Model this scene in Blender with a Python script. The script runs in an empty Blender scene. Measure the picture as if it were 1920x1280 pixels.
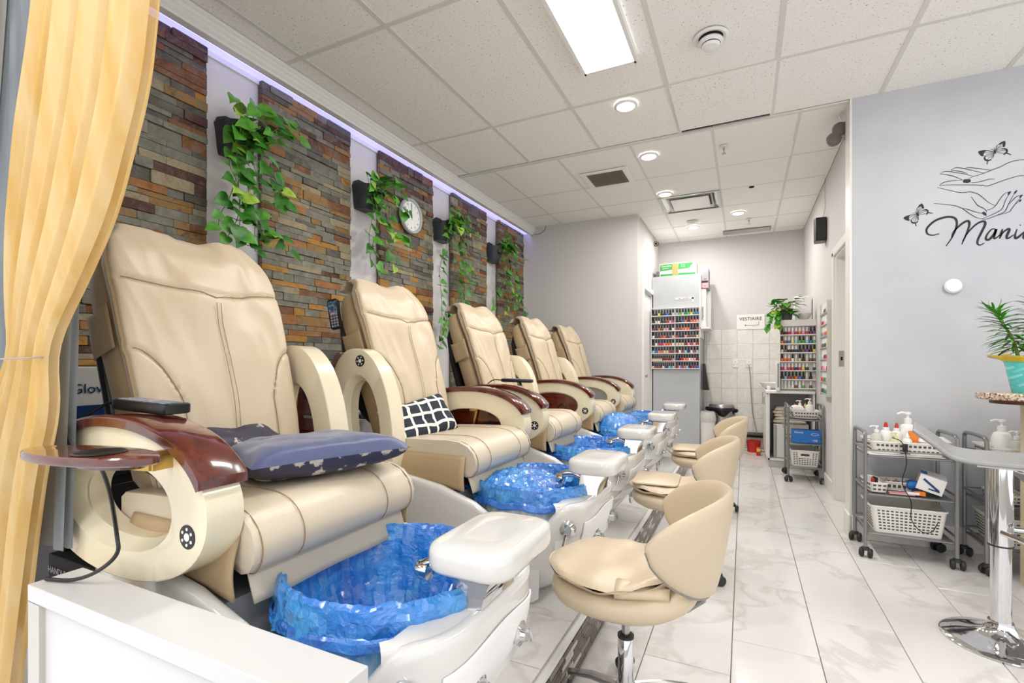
import bpy, bmesh, math, random
from mathutils import Vector, Matrix, noise
PI=math.pi; sin=math.sin; cos=math.cos
S=bpy.context.scene
# ---------------------------------------------------------------- camera
YAW=math.radians(25.52); CAMZ=1.14
cam=bpy.data.cameras.new('camera'); cam.lens=17.08; cam.sensor_width=36; cam.shift_y=0.0225; cam.clip_start=0.02
co=bpy.data.objects.new('camera',cam); S.collection.objects.link(co)
co.location=(0,0,CAMZ); co.rotation_euler=(PI/2,0,YAW); S.camera=co
# ---------------------------------------------------------------- colour management, world, lamps
S.view_settings.view_transform='Standard'; S.view_settings.look='None'; S.view_settings.gamma=1
S.view_settings.use_curve_mapping=False; S.view_settings.exposure=0.42
W=bpy.data.worlds.new('world'); S.world=W; W.use_nodes=True
W.node_tree.nodes['Background'].inputs[0].default_value=(0.95,0.97,1,1); W.node_tree.nodes['Background'].inputs[1].default_value=1.2
def area(loc,sx,sy,power,rot=(0,0,0),col=(1,.985,.96)):
    l=bpy.data.lights.new('lamp_glow','AREA'); l.shape='RECTANGLE'; l.size=sx; l.size_y=sy; l.energy=power; l.color=col
    o=bpy.data.objects.new('lamp_glow',l); S.collection.objects.link(o); o.location=loc; o.rotation_euler=rot; return o
CEIL=2.89
# ceiling troffers: the first is in view, the other four unseen, added for light
TROFFERS=[(-0.70,2.15),(-0.70,-0.9),(1.5,2.3),(1.5,-0.9),(-1.9,-0.9)]
for x,y in TROFFERS: area((x,y,CEIL-0.07),0.24,1.2,12)
# recessed downlights
DOWN=[(-0.72,3.29),(-0.72,4.17),(-0.73,5.17),(-0.06,6.17),(-0.58,6.56)]
for x,y in DOWN:
    l=bpy.data.lights.new('downlight_glow','AREA'); l.shape='DISK'; l.size=0.09; l.energy=9; l.color=(1,.97,.93)
    o=bpy.data.objects.new('downlight_glow',l); S.collection.objects.link(o); o.location=(x,y,CEIL-0.03)
# LED strip behind the cornice
area((-2.50,3.5,2.845),0.05,4.4,2.5,(0,0,0),(0.45,0.43,1.0))

# ---------------------------------------------------------------- materials
def srgb(h):
    h=h.lstrip('#'); c=[int(h[i:i+2],16)/255 for i in (0,2,4)]
    return tuple((x/12.92 if x<=.04045 else ((x+.055)/1.055)**2.4) for x in c)+(1,)
class NT:
    def __init__(s,m): s.t=m.node_tree; s.n=s.t.nodes; s.b=s.n['Principled BSDF']
    def new(s,k,**kw):
        n=s.n.new(k)
        for a,v in kw.items():
            if a.startswith('_'): setattr(n,a[1:],v)
            else:
                n.inputs[a.replace('__',' ')].default_value=v
        return n
    def link(s,a,b): s.t.links.new(a,b)
def mat(name,col,rough=.5,metal=0,coat=0,spec=None,emit=0,alpha=1,trans=0,bump=None,var=None,sheen=0):
    """bump=(scale,strength[,detail]) noise bump ; var=(colour2,scale,lo,hi) noise colour variation"""
    m=bpy.data.materials.new(name); m.use_nodes=True; t=NT(m); b=t.b
    c=srgb(col) if isinstance(col,str) else col
    b.inputs['Base Color'].default_value=c; b.inputs['Roughness'].default_value=rough; b.inputs['Metallic'].default_value=metal
    if coat: b.inputs['Coat Weight'].default_value=coat; b.inputs['Coat Roughness'].default_value=.05
    if spec is not None: b.inputs['Specular IOR Level'].default_value=spec
    if alpha<1: b.inputs['Alpha'].default_value=alpha
    if trans: b.inputs['Transmission Weight'].default_value=trans
    if sheen: b.inputs['Sheen Weight'].default_value=sheen
    if emit: b.inputs['Emission Color'].default_value=c; b.inputs['Emission Strength'].default_value=emit
    if bump or var: g=t.new('ShaderNodeNewGeometry'); 
    if var:
        n=t.new('ShaderNodeTexNoise',Scale=var[1],Detail=5.0); t.link(g.outputs['Position'],n.inputs['Vector'])
        r=t.new('ShaderNodeValToRGB'); r.color_ramp.elements[0].position=var[2]; r.color_ramp.elements[1].position=var[3]
        r.color_ramp.elements[0].color=c; r.color_ramp.elements[1].color=srgb(var[0])
        t.link(n.outputs[0],r.inputs[0]); t.link(r.outputs[0],b.inputs['Base Color'])
    if bump:
        n=t.new('ShaderNodeTexNoise',Scale=bump[0],Detail=bump[2] if len(bump)>2 else 3.0); t.link(g.outputs['Position'],n.inputs['Vector'])
        u=t.new('ShaderNodeBump',Strength=bump[1],Distance=.01); t.link(n.outputs[0],u.inputs['Height']); t.link(u.outputs[0],b.inputs['Normal'])
    m.diffuse_color=c
    return m
M={}
M['leather']=mat('cream_leather','#cdbb9f',.38,bump=(240,.10),spec=.5)
M['leather_tan']=mat('tan_leather','#b59c78',.48,bump=(260,.06),spec=.35)
M['leather_light']=mat('pale_leather','#d0c2ab',.34,bump=(240,.10),spec=.45)
M['apron']=mat('apron_vinyl','#bfb5a3',.45)
M['stitch']=mat('stitch_thread','#8f7857',.7)
M['cream']=mat('cream_gloss_shell','#e3d8bb',.22,coat=.5)
M['acrylic']=mat('white_acrylic','#dad8d4',.12,coat=.6)
M['white']=mat('white_lacquer','#eeecea',.35)
M['slab']=mat('white_slab','#cfcecd',.28)
M['post']=mat('grey_white_paint','#c2bfb8',.5)
M['wallpaint']=mat('light_grey_paint','#d3d0ce',.75,bump=(60,.04))
M['greywall']=mat('blue_grey_paint','#bcbdc3',.7,var=('#c6c6c8',2.2,.4,.65))
M['wallwhite']=mat('white_wall_paint','#e4e0e2',.7,bump=(9,.25))
M['trim']=mat('trim_white','#e6e3dd',.4)
M['black']=mat('black_plastic','#151515',.35)
M['blackshell']=mat('black_shell','#1c1b1b',.38)
M['rubber']=mat('dark_rubber','#2a2a2b',.55)
M['dark']=mat('dark_void','#0d0c0c',.8)
M['chrome']=mat('chrome','#d8d8da',.06,metal=1)
M['steel']=mat('brushed_steel','#b3b2b0',.28,metal=1)
M['grmetal']=mat('grey_enamel_metal','#8d8c8a',.32,metal=.55)
M['greyplastic']=mat('grey_plastic','#8b8a88',.4)
M['seatgrey']=mat('grey_seat_plastic','#9c9c9b',.38)
M['navy']=mat('navy_satin','#434c73',.42,sheen=.4,bump=(30,.12))
M['navydark']=mat('navy_brocade','#2c2d40',.6)
M['silver']=mat('silver_thread','#b5ada2',.45,metal=.3,bump=(400,.6))
M['paper']=mat('white_paper','#eceae6',.7)
M['ink']=mat('black_ink','#26262a',.7)
M['green']=mat('box_green','#2f9c46',.5)
M['kraft']=mat('kraft_brown','#c79a63',.6)
M['bluebox']=mat('box_blue','#1b6fc0',.4)
M['navybox']=mat('box_navy','#163a78',.45)
M['boxgrey']=mat('box_grey','#98949c',.5)
M['red']=mat('red_plastic','#c22a20',.4)
M['orange']=mat('orange_plastic','#e8821e',.45)
M['yellow']=mat('yellow_plastic','#e2c52a',.45)
M['pink']=mat('pink_plastic','#e0a2a8',.45)
M['basket']=mat('white_basket_plastic','#ece8e0',.4)
M['holes']=mat('basket_shadow_holes','#4c4944',.8)
M['bottle_white']=mat('bottle_white','#eeeeea',.3)
M['bottle_clear']=mat('bottle_translucent','#dcdad2',.2,alpha=.75)
M['towel']=mat('towel_cream','#ddd3c2',.9,bump=(200,.5))
M['appliance']=mat('appliance_grey','#c5c3bd',.35)
M['lightpanel']=mat('lit_diffuser','#ffffff',.5,emit=5.0)
M['downled']=mat('lit_downlight','#fffaf0',.5,emit=9.0)
M['led']=mat('violet_led','#b0aef8',.5,emit=.95)
M['pot']=mat('charcoal_planter','#36393d',.45)
M['turq']=mat('turquoise_pot','#52c6c4',.35)
M['yellowwrap']=mat('yellow_cellophane','#f2d22e',.15,alpha=.7)
M['stem']=mat('plant_stem','#6f8b34',.5)
M['leaf_dark']=mat('leaf_dark_green','#2e6a1d',.38,var=('#3f8226',30,.4,.6))
M['leaf_mid']=mat('leaf_mid_green','#4a8f2a',.38,var=('#5ea336',30,.4,.6))
M['leaf_lime']=mat('leaf_lime','#8cb534',.4,var=('#aacb55',30,.4,.6))
M['leaf_blade']=mat('leaf_blade_green','#3f9a1c',.4)
M['clockface']=mat('clock_face','#f1f1ef',.5)
M['clockrim']=mat('clock_rim','#b6bcc0',.35)
M['screen']=mat('remote_screen','#2f4a5c',.3,var=('#6b8ea0',90,.45,.55))
M['redlight']=mat('red_switch_lit','#ff3a22',.4,emit=1.5)
M['socket']=mat('power_socket_grey','#5b7484',.45)
M['creampanel']=mat('cream_counter_panel','#d6c7a8',.45)
M['brownedge']=mat('brown_board','#5a3526',.5)
M['brass']=mat('brass_bracket','#c7a863',.25,metal=1)
M['cord']=mat('grey_cord','#9a9690',.6)
M['lens']=mat('lamp_lens','#6b5e5a',.2,coat=.4)
M['smoke']=mat('smoked_disc','#8d8a87',.3)
# wood
def wood():
    m=bpy.data.materials.new('mahogany_gloss'); m.use_nodes=True; t=NT(m); b=t.b
    tc=t.new('ShaderNodeTexCoord'); mp=t.new('ShaderNodeMapping'); mp.inputs['Scale'].default_value=(4,40,40)
    n=t.new('ShaderNodeTexNoise',Scale=1.2,Detail=6.0); t.link(tc.outputs['Object'],mp.inputs[0]); t.link(mp.outputs[0],n.inputs['Vector'])
    r=t.new('ShaderNodeValToRGB'); r.color_ramp.elements[0].position=.3; r.color_ramp.elements[1].position=.75
    r.color_ramp.elements[0].color=srgb('#3c0d05'); r.color_ramp.elements[1].color=srgb('#6e230c')
    t.link(n.outputs[0],r.inputs[0]); t.link(r.outputs[0],b.inputs['Base Color'])
    b.inputs['Roughness'].default_value=.18; b.inputs['Coat Weight'].default_value=1; b.inputs['Coat Roughness'].default_value=.03
    return m
M['wood']=wood()
# marble tile
def marble(name,base,vein,scale,lo,rough):
    m=bpy.data.materials.new(name); m.use_nodes=True; t=NT(m); b=t.b
    g=t.new('ShaderNodeNewGeometry'); oi=t.new('ShaderNodeObjectInfo')
    mul=t.new('ShaderNodeVectorMath',_operation='SCALE'); cx=t.new('ShaderNodeCombineXYZ')
    t.link(oi.outputs['Random'],cx.inputs[0]); t.link(oi.outputs['Random'],cx.inputs[1]); t.link(cx.outputs[0],mul.inputs[0]); mul.inputs['Scale'].default_value=37
    add=t.new('ShaderNodeVectorMath',_operation='ADD'); t.link(g.outputs['Position'],add.inputs[0]); t.link(mul.outputs[0],add.inputs[1])
    w=t.new('ShaderNodeTexNoise',Scale=scale*.7,Detail=4.0); t.link(add.outputs[0],w.inputs['Vector'])
    ad2=t.new('ShaderNodeVectorMath',_operation='ADD'); t.link(add.outputs[0],ad2.inputs[0]); t.link(w.outputs['Color'],ad2.inputs[1])
    n=t.new('ShaderNodeTexNoise',Scale=scale,Detail=8.0,Roughness=.55); t.link(ad2.outputs[0],n.inputs['Vector'])
    s=t.new('ShaderNodeMath',_operation='SUBTRACT'); t.link(n.outputs[0],s.inputs[0]); s.inputs[1].default_value=.5
    a=t.new('ShaderNodeMath',_operation='ABSOLUTE'); t.link(s.outputs[0],a.inputs[0])
    r=t.new('ShaderNodeValToRGB'); e=r.color_ramp.elements; e[0].position=0; e[0].color=srgb(vein); e[1].position=lo; e[1].color=srgb(base)
    t.link(a.outputs[0],r.inputs[0]); t.link(r.outputs[0],b.inputs['Base Color']); b.inputs['Roughness'].default_value=rough
    return m
M['floor']=marble('marble_tile','#dcd9d5','#cdc8c3',1.3,.03,.17)
M['walltile']=marble('wall_tile','#e8e5dd','#dfdbd2',5,.08,.25)
M['grout']=mat('grout','#a9a39b',.9)
M['grout_light']=mat('grout_light','#e3e1da',.9)
# ceiling tile with pin holes
def ceil_mat():
    m=bpy.data.materials.new('acoustic_tile'); m.use_nodes=True; t=NT(m); b=t.b
    g=t.new('ShaderNodeNewGeometry'); n=t.new('ShaderNodeTexNoise',Scale=95.0,Detail=2.0,Roughness=.6); t.link(g.outputs['Position'],n.inputs['Vector'])
    r=t.new('ShaderNodeValToRGB'); e=r.color_ramp.elements; e[0].position=.30; e[0].color=srgb('#8e8880'); e[1].position=.36; e[1].color=srgb('#f8f5f0')
    t.link(n.outputs[0],r.inputs[0]); t.link(r.outputs[0],b.inputs['Base Color']); b.inputs['Roughness'].default_value=.9
    n2=t.new('ShaderNodeTexNoise',Scale=160.0,Detail=2.0); t.link(g.outputs['Position'],n2.inputs['Vector'])
    u=t.new('ShaderNodeBump',Strength=.25,Distance=.004); t.link(n2.outputs[0],u.inputs['Height']); t.link(u.outputs[0],b.inputs['Normal'])
    return m
M['ceil']=ceil_mat()
M['ceil2']=mat('smooth_ceiling_tile','#f6f4ef',.9,bump=(150,.2))
M['tbar']=mat('ceiling_grid_bar','#dedbd5',.5)
M['gap']=mat('ceiling_gap','#6d6358',.9)
# ledger stone variants
def stone(name,c1,c2,c3,sc):
    m=bpy.data.materials.new(name); m.use_nodes=True; t=NT(m); b=t.b
    g=t.new('ShaderNodeNewGeometry'); oi=t.new('ShaderNodeObjectInfo'); 
    cx=t.new('ShaderNodeCombineXYZ'); mu=t.new('ShaderNodeMath',_operation='MULTIPLY'); t.link(oi.outputs['Random'],mu.inputs[0]); mu.inputs[1].default_value=50
    for i in range(3): t.link(mu.outputs[0],cx.inputs[i])
    add=t.new('ShaderNodeVectorMath',_operation='ADD'); t.link(g.outputs['Position'],add.inputs[0]); t.link(cx.outputs[0],add.inputs[1])
    n=t.new('ShaderNodeTexNoise',Scale=sc*1.5,Detail=9.0,Roughness=.72,Distortion=1.4); t.link(add.outputs[0],n.inputs['Vector'])
    r=t.new('ShaderNodeValToRGB'); e=r.color_ramp.elements; e[0].position=.34; e[0].color=srgb(c1); e[1].position=.68; e[1].color=srgb(c3)
    x=r.color_ramp.elements.new(.5); x.color=srgb(c2)
    t.link(n.outputs[0],r.inputs[0]); t.link(r.outputs[0],b.inputs['Base Color']); b.inputs['Roughness'].default_value=.62
    u=t.new('ShaderNodeBump',Strength=.8,Distance=.012); t.link(n.outputs[0],u.inputs['Height']); t.link(u.outputs[0],b.inputs['Normal'])
    return m
STONE=[stone('slate_grey','#66645a','#7d7a6d','#8f8b7c',7),stone('slate_dark','#4b4843','#625d55','#7c766a',7),stone('slate_green','#6a6a5c','#83806e','#9a9684',6),
 stone('slate_rust','#5a3a26','#84532d','#7a7466',8),stone('slate_ochre','#7c6038','#bb8430','#8f8468',7),stone('slate_maroon','#40302a','#5b3a2e','#77695c',9),
 stone('slate_orange','#7c552f','#a86f38','#8b816b',8),stone('slate_tan','#8a8169','#a3977b','#8b6f48',6),stone('slate_mixed','#5c5246','#a0773c','#77746a',8)]
MOSA=[mat('mosaic_brown','#5b4f46',.22),mat('mosaic_dark','#43392f',.2),mat('mosaic_taupe','#84796e',.25),mat('mosaic_pale','#cfc6bb',.2)]
# blue liner film
def film(name,c1,c2,alpha,sc,rough=.16):
    m=bpy.data.materials.new(name); m.use_nodes=True; t=NT(m); b=t.b
    tc=t.new('ShaderNodeTexCoord')
    n=t.new('ShaderNodeTexNoise',Scale=sc,Detail=5.0,Distortion=1.2); t.link(tc.outputs['Object'],n.inputs['Vector'])
    r=t.new('ShaderNodeValToRGB'); e=r.color_ramp.elements; e[0].position=.35; e[0].color=srgb(c1); e[1].position=.68; e[1].color=srgb(c2)
    t.link(n.outputs[0],r.inputs[0]); t.link(r.outputs[0],b.inputs['Base Color'])
    v=t.new('ShaderNodeTexVoronoi',Scale=sc*5); t.link(tc.outputs['Object'],v.inputs['Vector'])
    n2=t.new('ShaderNodeTexNoise',Scale=sc*6,Detail=6.0,Distortion=2.5); t.link(tc.outputs['Object'],n2.inputs['Vector'])
    a=t.new('ShaderNodeMath',_operation='ADD'); t.link(v.outputs['Distance'],a.inputs[0]); t.link(n2.outputs[0],a.inputs[1])
    u=t.new('ShaderNodeBump',Strength=.7,Distance=.012); t.link(a.outputs[0],u.inputs['Height']); t.link(u.outputs[0],b.inputs['Normal'])
    b.inputs['Roughness'].default_value=rough; b.inputs['Alpha'].default_value=alpha; b.inputs['Coat Weight'].default_value=1; b.inputs['Coat Roughness'].default_value=.12; b.inputs['Specular IOR Level'].default_value=1.0
    b.inputs['Transmission Weight'].default_value=.0
    return m
M['liner']=film('blue_liner_film','#0f7de2','#3aaaf2',.88,5,.09)
M['liner_deep']=film('blue_liner_band','#0766d8','#1a8cec',.93,6)
def bowlglass(name,c1,c2):
    m=bpy.data.materials.new(name); m.use_nodes=True; t=NT(m); b=t.b
    tc=t.new('ShaderNodeTexCoord'); v=t.new('ShaderNodeTexVoronoi',Scale=38.0); mp=t.new('ShaderNodeMapping'); mp.inputs['Scale'].default_value=(1,1,.55)
    t.link(tc.outputs['Object'],mp.inputs[0]); t.link(mp.outputs[0],v.inputs['Vector'])
    n=t.new('ShaderNodeTexNoise',Scale=4.0,Detail=3.0); t.link(tc.outputs['Object'],n.inputs['Vector'])
    mu=t.new('ShaderNodeMath',_operation='MULTIPLY'); t.link(v.outputs['Distance'],mu.inputs[0]); t.link(n.outputs[0],mu.inputs[1])
    r=t.new('ShaderNodeValToRGB'); e=r.color_ramp.elements; e[0].position=.12; e[0].color=srgb(c1); e[1].position=.36; e[1].color=srgb(c2)
    t.link(mu.outputs[0],r.inputs[0]); t.link(r.outputs[0],b.inputs['Base Color']); b.inputs['Roughness'].default_value=.12
    u=t.new('ShaderNodeBump',Strength=.5,Distance=.02); t.link(v.outputs['Distance'],u.inputs['Height']); t.link(u.outputs[0],b.inputs['Normal'])
    b.inputs['Coat Weight'].default_value=.5
    return m
M['bowl_blue']=bowlglass('hammered_glass_blue','#2b9be0','#a9cfe4')
M['bowl_grey']=bowlglass('hammered_glass_clear','#b9c6cc','#dfe3e3')
# sheer curtain
def sheer(name,c,c2,alpha):
    m=bpy.data.materials.new(name); m.use_nodes=True; t=NT(m); b=t.b
    out=t.n['Material Output']
    n=t.new('ShaderNodeTexNoise',Scale=6.0,Detail=3.0); g=t.new('ShaderNodeNewGeometry'); mp=t.new('ShaderNodeMapping'); mp.inputs['Scale'].default_value=(3,3,.5)
    t.link(g.outputs['Position'],mp.inputs[0]); t.link(mp.outputs[0],n.inputs['Vector'])
    r=t.new('ShaderNodeValToRGB'); e=r.color_ramp.elements; e[0].position=.38; e[0].color=srgb(c); e[1].position=.66; e[1].color=srgb(c2); t.link(n.outputs[0],r.inputs[0])
    d=t.new('ShaderNodeBsdfDiffuse'); tr=t.new('ShaderNodeBsdfTranslucent'); tp=t.new('ShaderNodeBsdfTransparent'); gl=t.new('ShaderNodeBsdfGlossy',Roughness=.45)
    for x in (d,tr,gl): t.link(r.outputs[0],x.inputs[0])
    n3=t.new('ShaderNodeTexNoise',Scale=420.0,Detail=2.0); t.link(g.outputs['Position'],n3.inputs['Vector'])
    u=t.new('ShaderNodeBump',Strength=.35,Distance=.004); t.link(n3.outputs[0],u.inputs['Height']); t.link(u.outputs[0],d.inputs['Normal'])
    m1=t.new('ShaderNodeMixShader',Fac=.45); t.link(d.outputs[0],m1.inputs[1]); t.link(tr.outputs[0],m1.inputs[2])
    m2=t.new('ShaderNodeMixShader',Fac=.08); t.link(m1.outputs[0],m2.inputs[1]); t.link(gl.outputs[0],m2.inputs[2])
    m3=t.new('ShaderNodeMixShader',Fac=1-alpha); t.link(m2.outputs[0],m3.inputs[1]); t.link(tp.outputs[0],m3.inputs[2]); t.link(m3.outputs[0],out.inputs[0])
    return m
M['gold']=sheer('gold_organza','#efd9a8','#e6c27a',.84)
M['grey_cloth']=sheer('grey_voile','#a2a8ac','#8e959a',.93)
M['pale_cloth']=sheer('pale_grey_voile','#cdcac4','#bdbab4',.90)
def granite():
    m=bpy.data.materials.new('granite'); m.use_nodes=True; t=NT(m); b=t.b
    g=t.new('ShaderNodeNewGeometry'); v=t.new('ShaderNodeTexNoise',Scale=110.0,Detail=4.0); t.link(g.outputs['Position'],v.inputs['Vector'])
    r=t.new('ShaderNodeValToRGB'); e=r.color_ramp.elements; e[0].position=.36; e[0].color=srgb('#3b2c26'); e[1].position=.62; e[1].color=srgb('#ddd0bd')
    x=e.new(.46); x.color=srgb('#b79b80')
    t.link(v.outputs[0],r.inputs[0]); t.link(r.outputs[0],b.inputs['Base Color']); b.inputs['Roughness'].default_value=.15
    return m
M['granite']=granite()
def plaid():  # navy pillow with white lattice
    m=bpy.data.materials.new('navy_white_lattice'); m.use_nodes=True; t=NT(m); b=t.b
    tc=t.new('ShaderNodeTexCoord'); mp=t.new('ShaderNodeMapping'); mp.inputs['Rotation'].default_value=(0,0,.12)
    br=t.new('ShaderNodeTexBrick',_offset=.0); br.inputs['Color1'].default_value=srgb('#1c2430'); br.inputs['Color2'].default_value=srgb('#222b38'); br.inputs['Mortar'].default_value=srgb('#e9e5da')
    br.inputs['Scale'].default_value=1; br.inputs['Mortar Size'].default_value=.0075; br.inputs['Brick Width'].default_value=.062; br.inputs['Row Height'].default_value=.07; br.inputs['Mortar Smooth'].default_value=.1
    n=t.new('ShaderNodeTexNoise',Scale=9.0,Detail=1.0); t.link(tc.outputs['Object'],n.inputs['Vector'])
    s=t.new('ShaderNodeVectorMath',_operation='SCALE'); s.inputs['Scale'].default_value=.03; t.link(n.outputs['Color'],s.inputs[0])
    a=t.new('ShaderNodeVectorMath',_operation='ADD'); t.link(tc.outputs['Object'],a.inputs[0]); t.link(s.outputs[0],a.inputs[1])
    t.link(a.outputs[0],mp.inputs[0]); t.link(mp.outputs[0],br.inputs['Vector']); t.link(br.outputs['Color'],b.inputs['Base Color']); b.inputs['Roughness'].default_value=.8
    return m
M['plaid']=plaid()
def brocade():
    m=bpy.data.materials.new('navy_brocade_motif'); m.use_nodes=True; t=NT(m); b=t.b
    tc=t.new('ShaderNodeTexCoord'); v=t.new('ShaderNodeTexVoronoi',Scale=15.0); v.inputs['Randomness'].default_value=.35; t.link(tc.outputs['Object'],v.inputs['Vector'])
    n=t.new('ShaderNodeTexNoise',Scale=90.0,Detail=3.0); t.link(tc.outputs['Object'],n.inputs['Vector'])
    q=t.new('ShaderNodeMath',_operation='MULTIPLY_ADD'); t.link(n.outputs[0],q.inputs[0]); q.inputs[1].default_value=.5; t.link(v.outputs['Distance'],q.inputs[2])
    r=t.new('ShaderNodeValToRGB'); e=r.color_ramp.elements; e[0].position=.5; e[0].color=srgb('#b6aea4'); e[1].position=.56; e[1].color=srgb('#2d2d42')
    t.link(q.outputs[0],r.inputs[0]); t.link(r.outputs[0],b.inputs['Base Color']); b.inputs['Roughness'].default_value=.5
    return m
M['brocade']=brocade()
def weave():
    m=bpy.data.materials.new('turquoise_weave_print'); m.use_nodes=True; t=NT(m); b=t.b
    tc=t.new('ShaderNodeTexCoord'); mp=t.new('ShaderNodeMapping'); mp.inputs['Rotation'].default_value=(0,.6,0)
    br=t.new('ShaderNodeTexBrick'); br.inputs['Color1'].default_value=srgb('#4cc3c2'); br.inputs['Color2'].default_value=srgb('#9ee0de'); br.inputs['Mortar'].default_value=srgb('#57c9c8')
    br.inputs['Scale'].default_value=1; br.inputs['Mortar Size'].default_value=.006; br.inputs['Brick Width'].default_value=.05; br.inputs['Row Height'].default_value=.022
    x=t.new('ShaderNodeSeparateXYZ'); y=t.new('ShaderNodeCombineXYZ'); t.link(tc.outputs['Object'],mp.inputs[0]); t.link(mp.outputs[0],x.inputs[0]); t.link(x.outputs[0],y.inputs[0]); t.link(x.outputs[2],y.inputs[1])
    t.link(y.outputs[0],br.inputs['Vector']); t.link(br.outputs['Color'],b.inputs['Base Color']); b.inputs['Roughness'].default_value=.35
    return m
M['weave']=weave()

# ---------------------------------------------------------------- mesh helpers
COL=S.collection
class MB:
    def __init__(s): s.v=[]; s.f=[]; s.m=[]; s.mi=0
    def add(s,vs,fs):
        k=len(s.v); s.v+= [tuple(p) for p in vs]; s.f+=[tuple(i+k for i in f) for f in fs]; s.m+=[s.mi]*len(fs); return s
    def box(s,c,d,rz=0,rx=0,ry=0):
        x,y,z=d[0]/2,d[1]/2,d[2]/2
        R=Matrix.Rotation(rz,3,'Z')@Matrix.Rotation(ry,3,'Y')@Matrix.Rotation(rx,3,'X'); c=Vector(c)
        vs=[c+R@Vector(p) for p in ((-x,-y,-z),(x,-y,-z),(x,y,-z),(-x,y,-z),(-x,-y,z),(x,-y,z),(x,y,z),(-x,y,z))]
        return s.add(vs,[(0,3,2,1),(4,5,6,7),(0,1,5,4),(1,2,6,5),(2,3,7,6),(3,0,4,7)])
    def loft(s,rings,caps=True,closed=False):
        n=len(rings[0]); vs=[p for r in rings for p in r]; fs=[]
        R=len(rings)
        for i in range(R if closed else R-1):
            j=(i+1)%R
            for k in range(n):
                l=(k+1)%n; fs.append((i*n+k,i*n+l,j*n+l,j*n+k))
        if caps and not closed: fs.append(tuple(range(n-1,-1,-1))); fs.append(tuple((R-1)*n+k for k in range(n)))
        return s.add(vs,fs)
    def grid(s,nu,nv,fn,thick=0):
        vs=[fn(i/nu,j/nv) for j in range(nv+1) for i in range(nu+1)]
        fs=[(j*(nu+1)+i,j*(nu+1)+i+1,(j+1)*(nu+1)+i+1,(j+1)*(nu+1)+i) for j in range(nv) for i in range(nu)]
        return s.add(vs,fs)
    def tube(s,pts,r,n=8,closed=False,flat=1):
        pts=[Vector(p) for p in pts]; N=len(pts); rings=[]; up=None
        for i,p in enumerate(pts):
            a=pts[(i-1)%N] if (closed or i>0) else p; b=pts[(i+1)%N] if (closed or i<N-1) else p
            t=(b-a).normalized() if (b-a).length>1e-9 else Vector((0,0,1))
            if up is None: up=t.orthogonal().normalized()
            up=(up-t*up.dot(t)); up=up.normalized() if up.length>1e-6 else t.orthogonal().normalized()
            w=t.cross(up); rr=r[i] if isinstance(r,(list,tuple)) else r
            rings.append([p+(up*cos(2*PI*k/n)+w*sin(2*PI*k/n)*flat)*rr for k in range(n)])
        return s.loft(rings,True,closed)
    def lathe(s,prof,n=24,c=(0,0,0),ax='Z',cap=True):
        rings=[]
        for r,z in prof:
            ring=[]
            for k in range(n):
                a=2*PI*k/n; x,y=r*cos(a),r*sin(a)
                p={'Z':(x,y,z),'Y':(y,z,x),'X':(z,x,y)}[ax]
                ring.append((c[0]+p[0],c[1]+p[1],c[2]+p[2]))
            rings.append(ring)
        return s.loft(rings,cap)
    def prism(s,poly,fn0,fn1):
        n=len(poly); vs=[fn0(p) for p in poly]+[fn1(p) for p in poly]
        return s.add(vs,[tuple(range(n-1,-1,-1)),tuple(range(n,2*n))]+[(i,(i+1)%n,n+(i+1)%n,n+i) for i in range(n)])
    def build(s,name,mats,parent=None,org=None,bevel=0,seg=2,smooth=35,sub=0,solid=0,data_only=False):
        me=bpy.data.meshes.new(name)
        if org: s.v=[(a-org[0],b-org[1],c-org[2]) for a,b,c in s.v]
        me.from_pydata(s.v,[],s.f)
        if not isinstance(mats,(list,tuple)): mats=[mats]
        for m in mats: me.materials.append(M[m] if isinstance(m,str) else m)
        if len(mats)>1: me.polygons.foreach_set('material_index',s.m)
        bm=bmesh.new(); bm.from_mesh(me); bmesh.ops.recalc_face_normals(bm,faces=bm.faces); bm.to_mesh(me); bm.free()
        if smooth: me.shade_smooth(); me.set_sharp_from_angle(angle=math.radians(smooth))
        me.update()
        if data_only: return me
        o=bpy.data.objects.new(name,me); COL.objects.link(o)
        if parent: o.parent=parent
        if solid: q=o.modifiers.new('solid','SOLIDIFY'); q.thickness=solid; q.offset=0
        if bevel: q=o.modifiers.new('bevel','BEVEL'); q.width=bevel; q.segments=seg; q.limit_method='ANGLE'; q.angle_limit=math.radians(40)
        if sub: q=o.modifiers.new('sub','SUBSURF'); q.levels=sub; q.render_levels=sub
        return o
def tag(o,label=None,cat=None,group=None,kind=None):
    if label: o['label']=label
    if cat: o['category']=cat
    if group: o['group']=group
    if kind: o['kind']=kind
    return o
def thing(name,loc,label,cat,group=None,rz=0):
    o=bpy.data.objects.new(name,None); COL.objects.link(o); o.location=loc; o.rotation_euler=(0,0,rz); o.empty_display_size=.1
    return tag(o,label,cat,group)
def struct(name,mb,m,parent=None,**k):
    o=mb.build(name,m,parent,**k)
    if not parent: o['kind']='structure'
    return o
def kids(o): return [c for c in bpy.data.objects if c.parent==o]
def copy_tree(o,parent=None,top=True):
    c=o.copy(); COL.objects.link(c); c.parent=parent
    for ch in CH.get(o.name,None) or kids(o): copy_tree(ch,c,False)
    return c
CH={}
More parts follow.
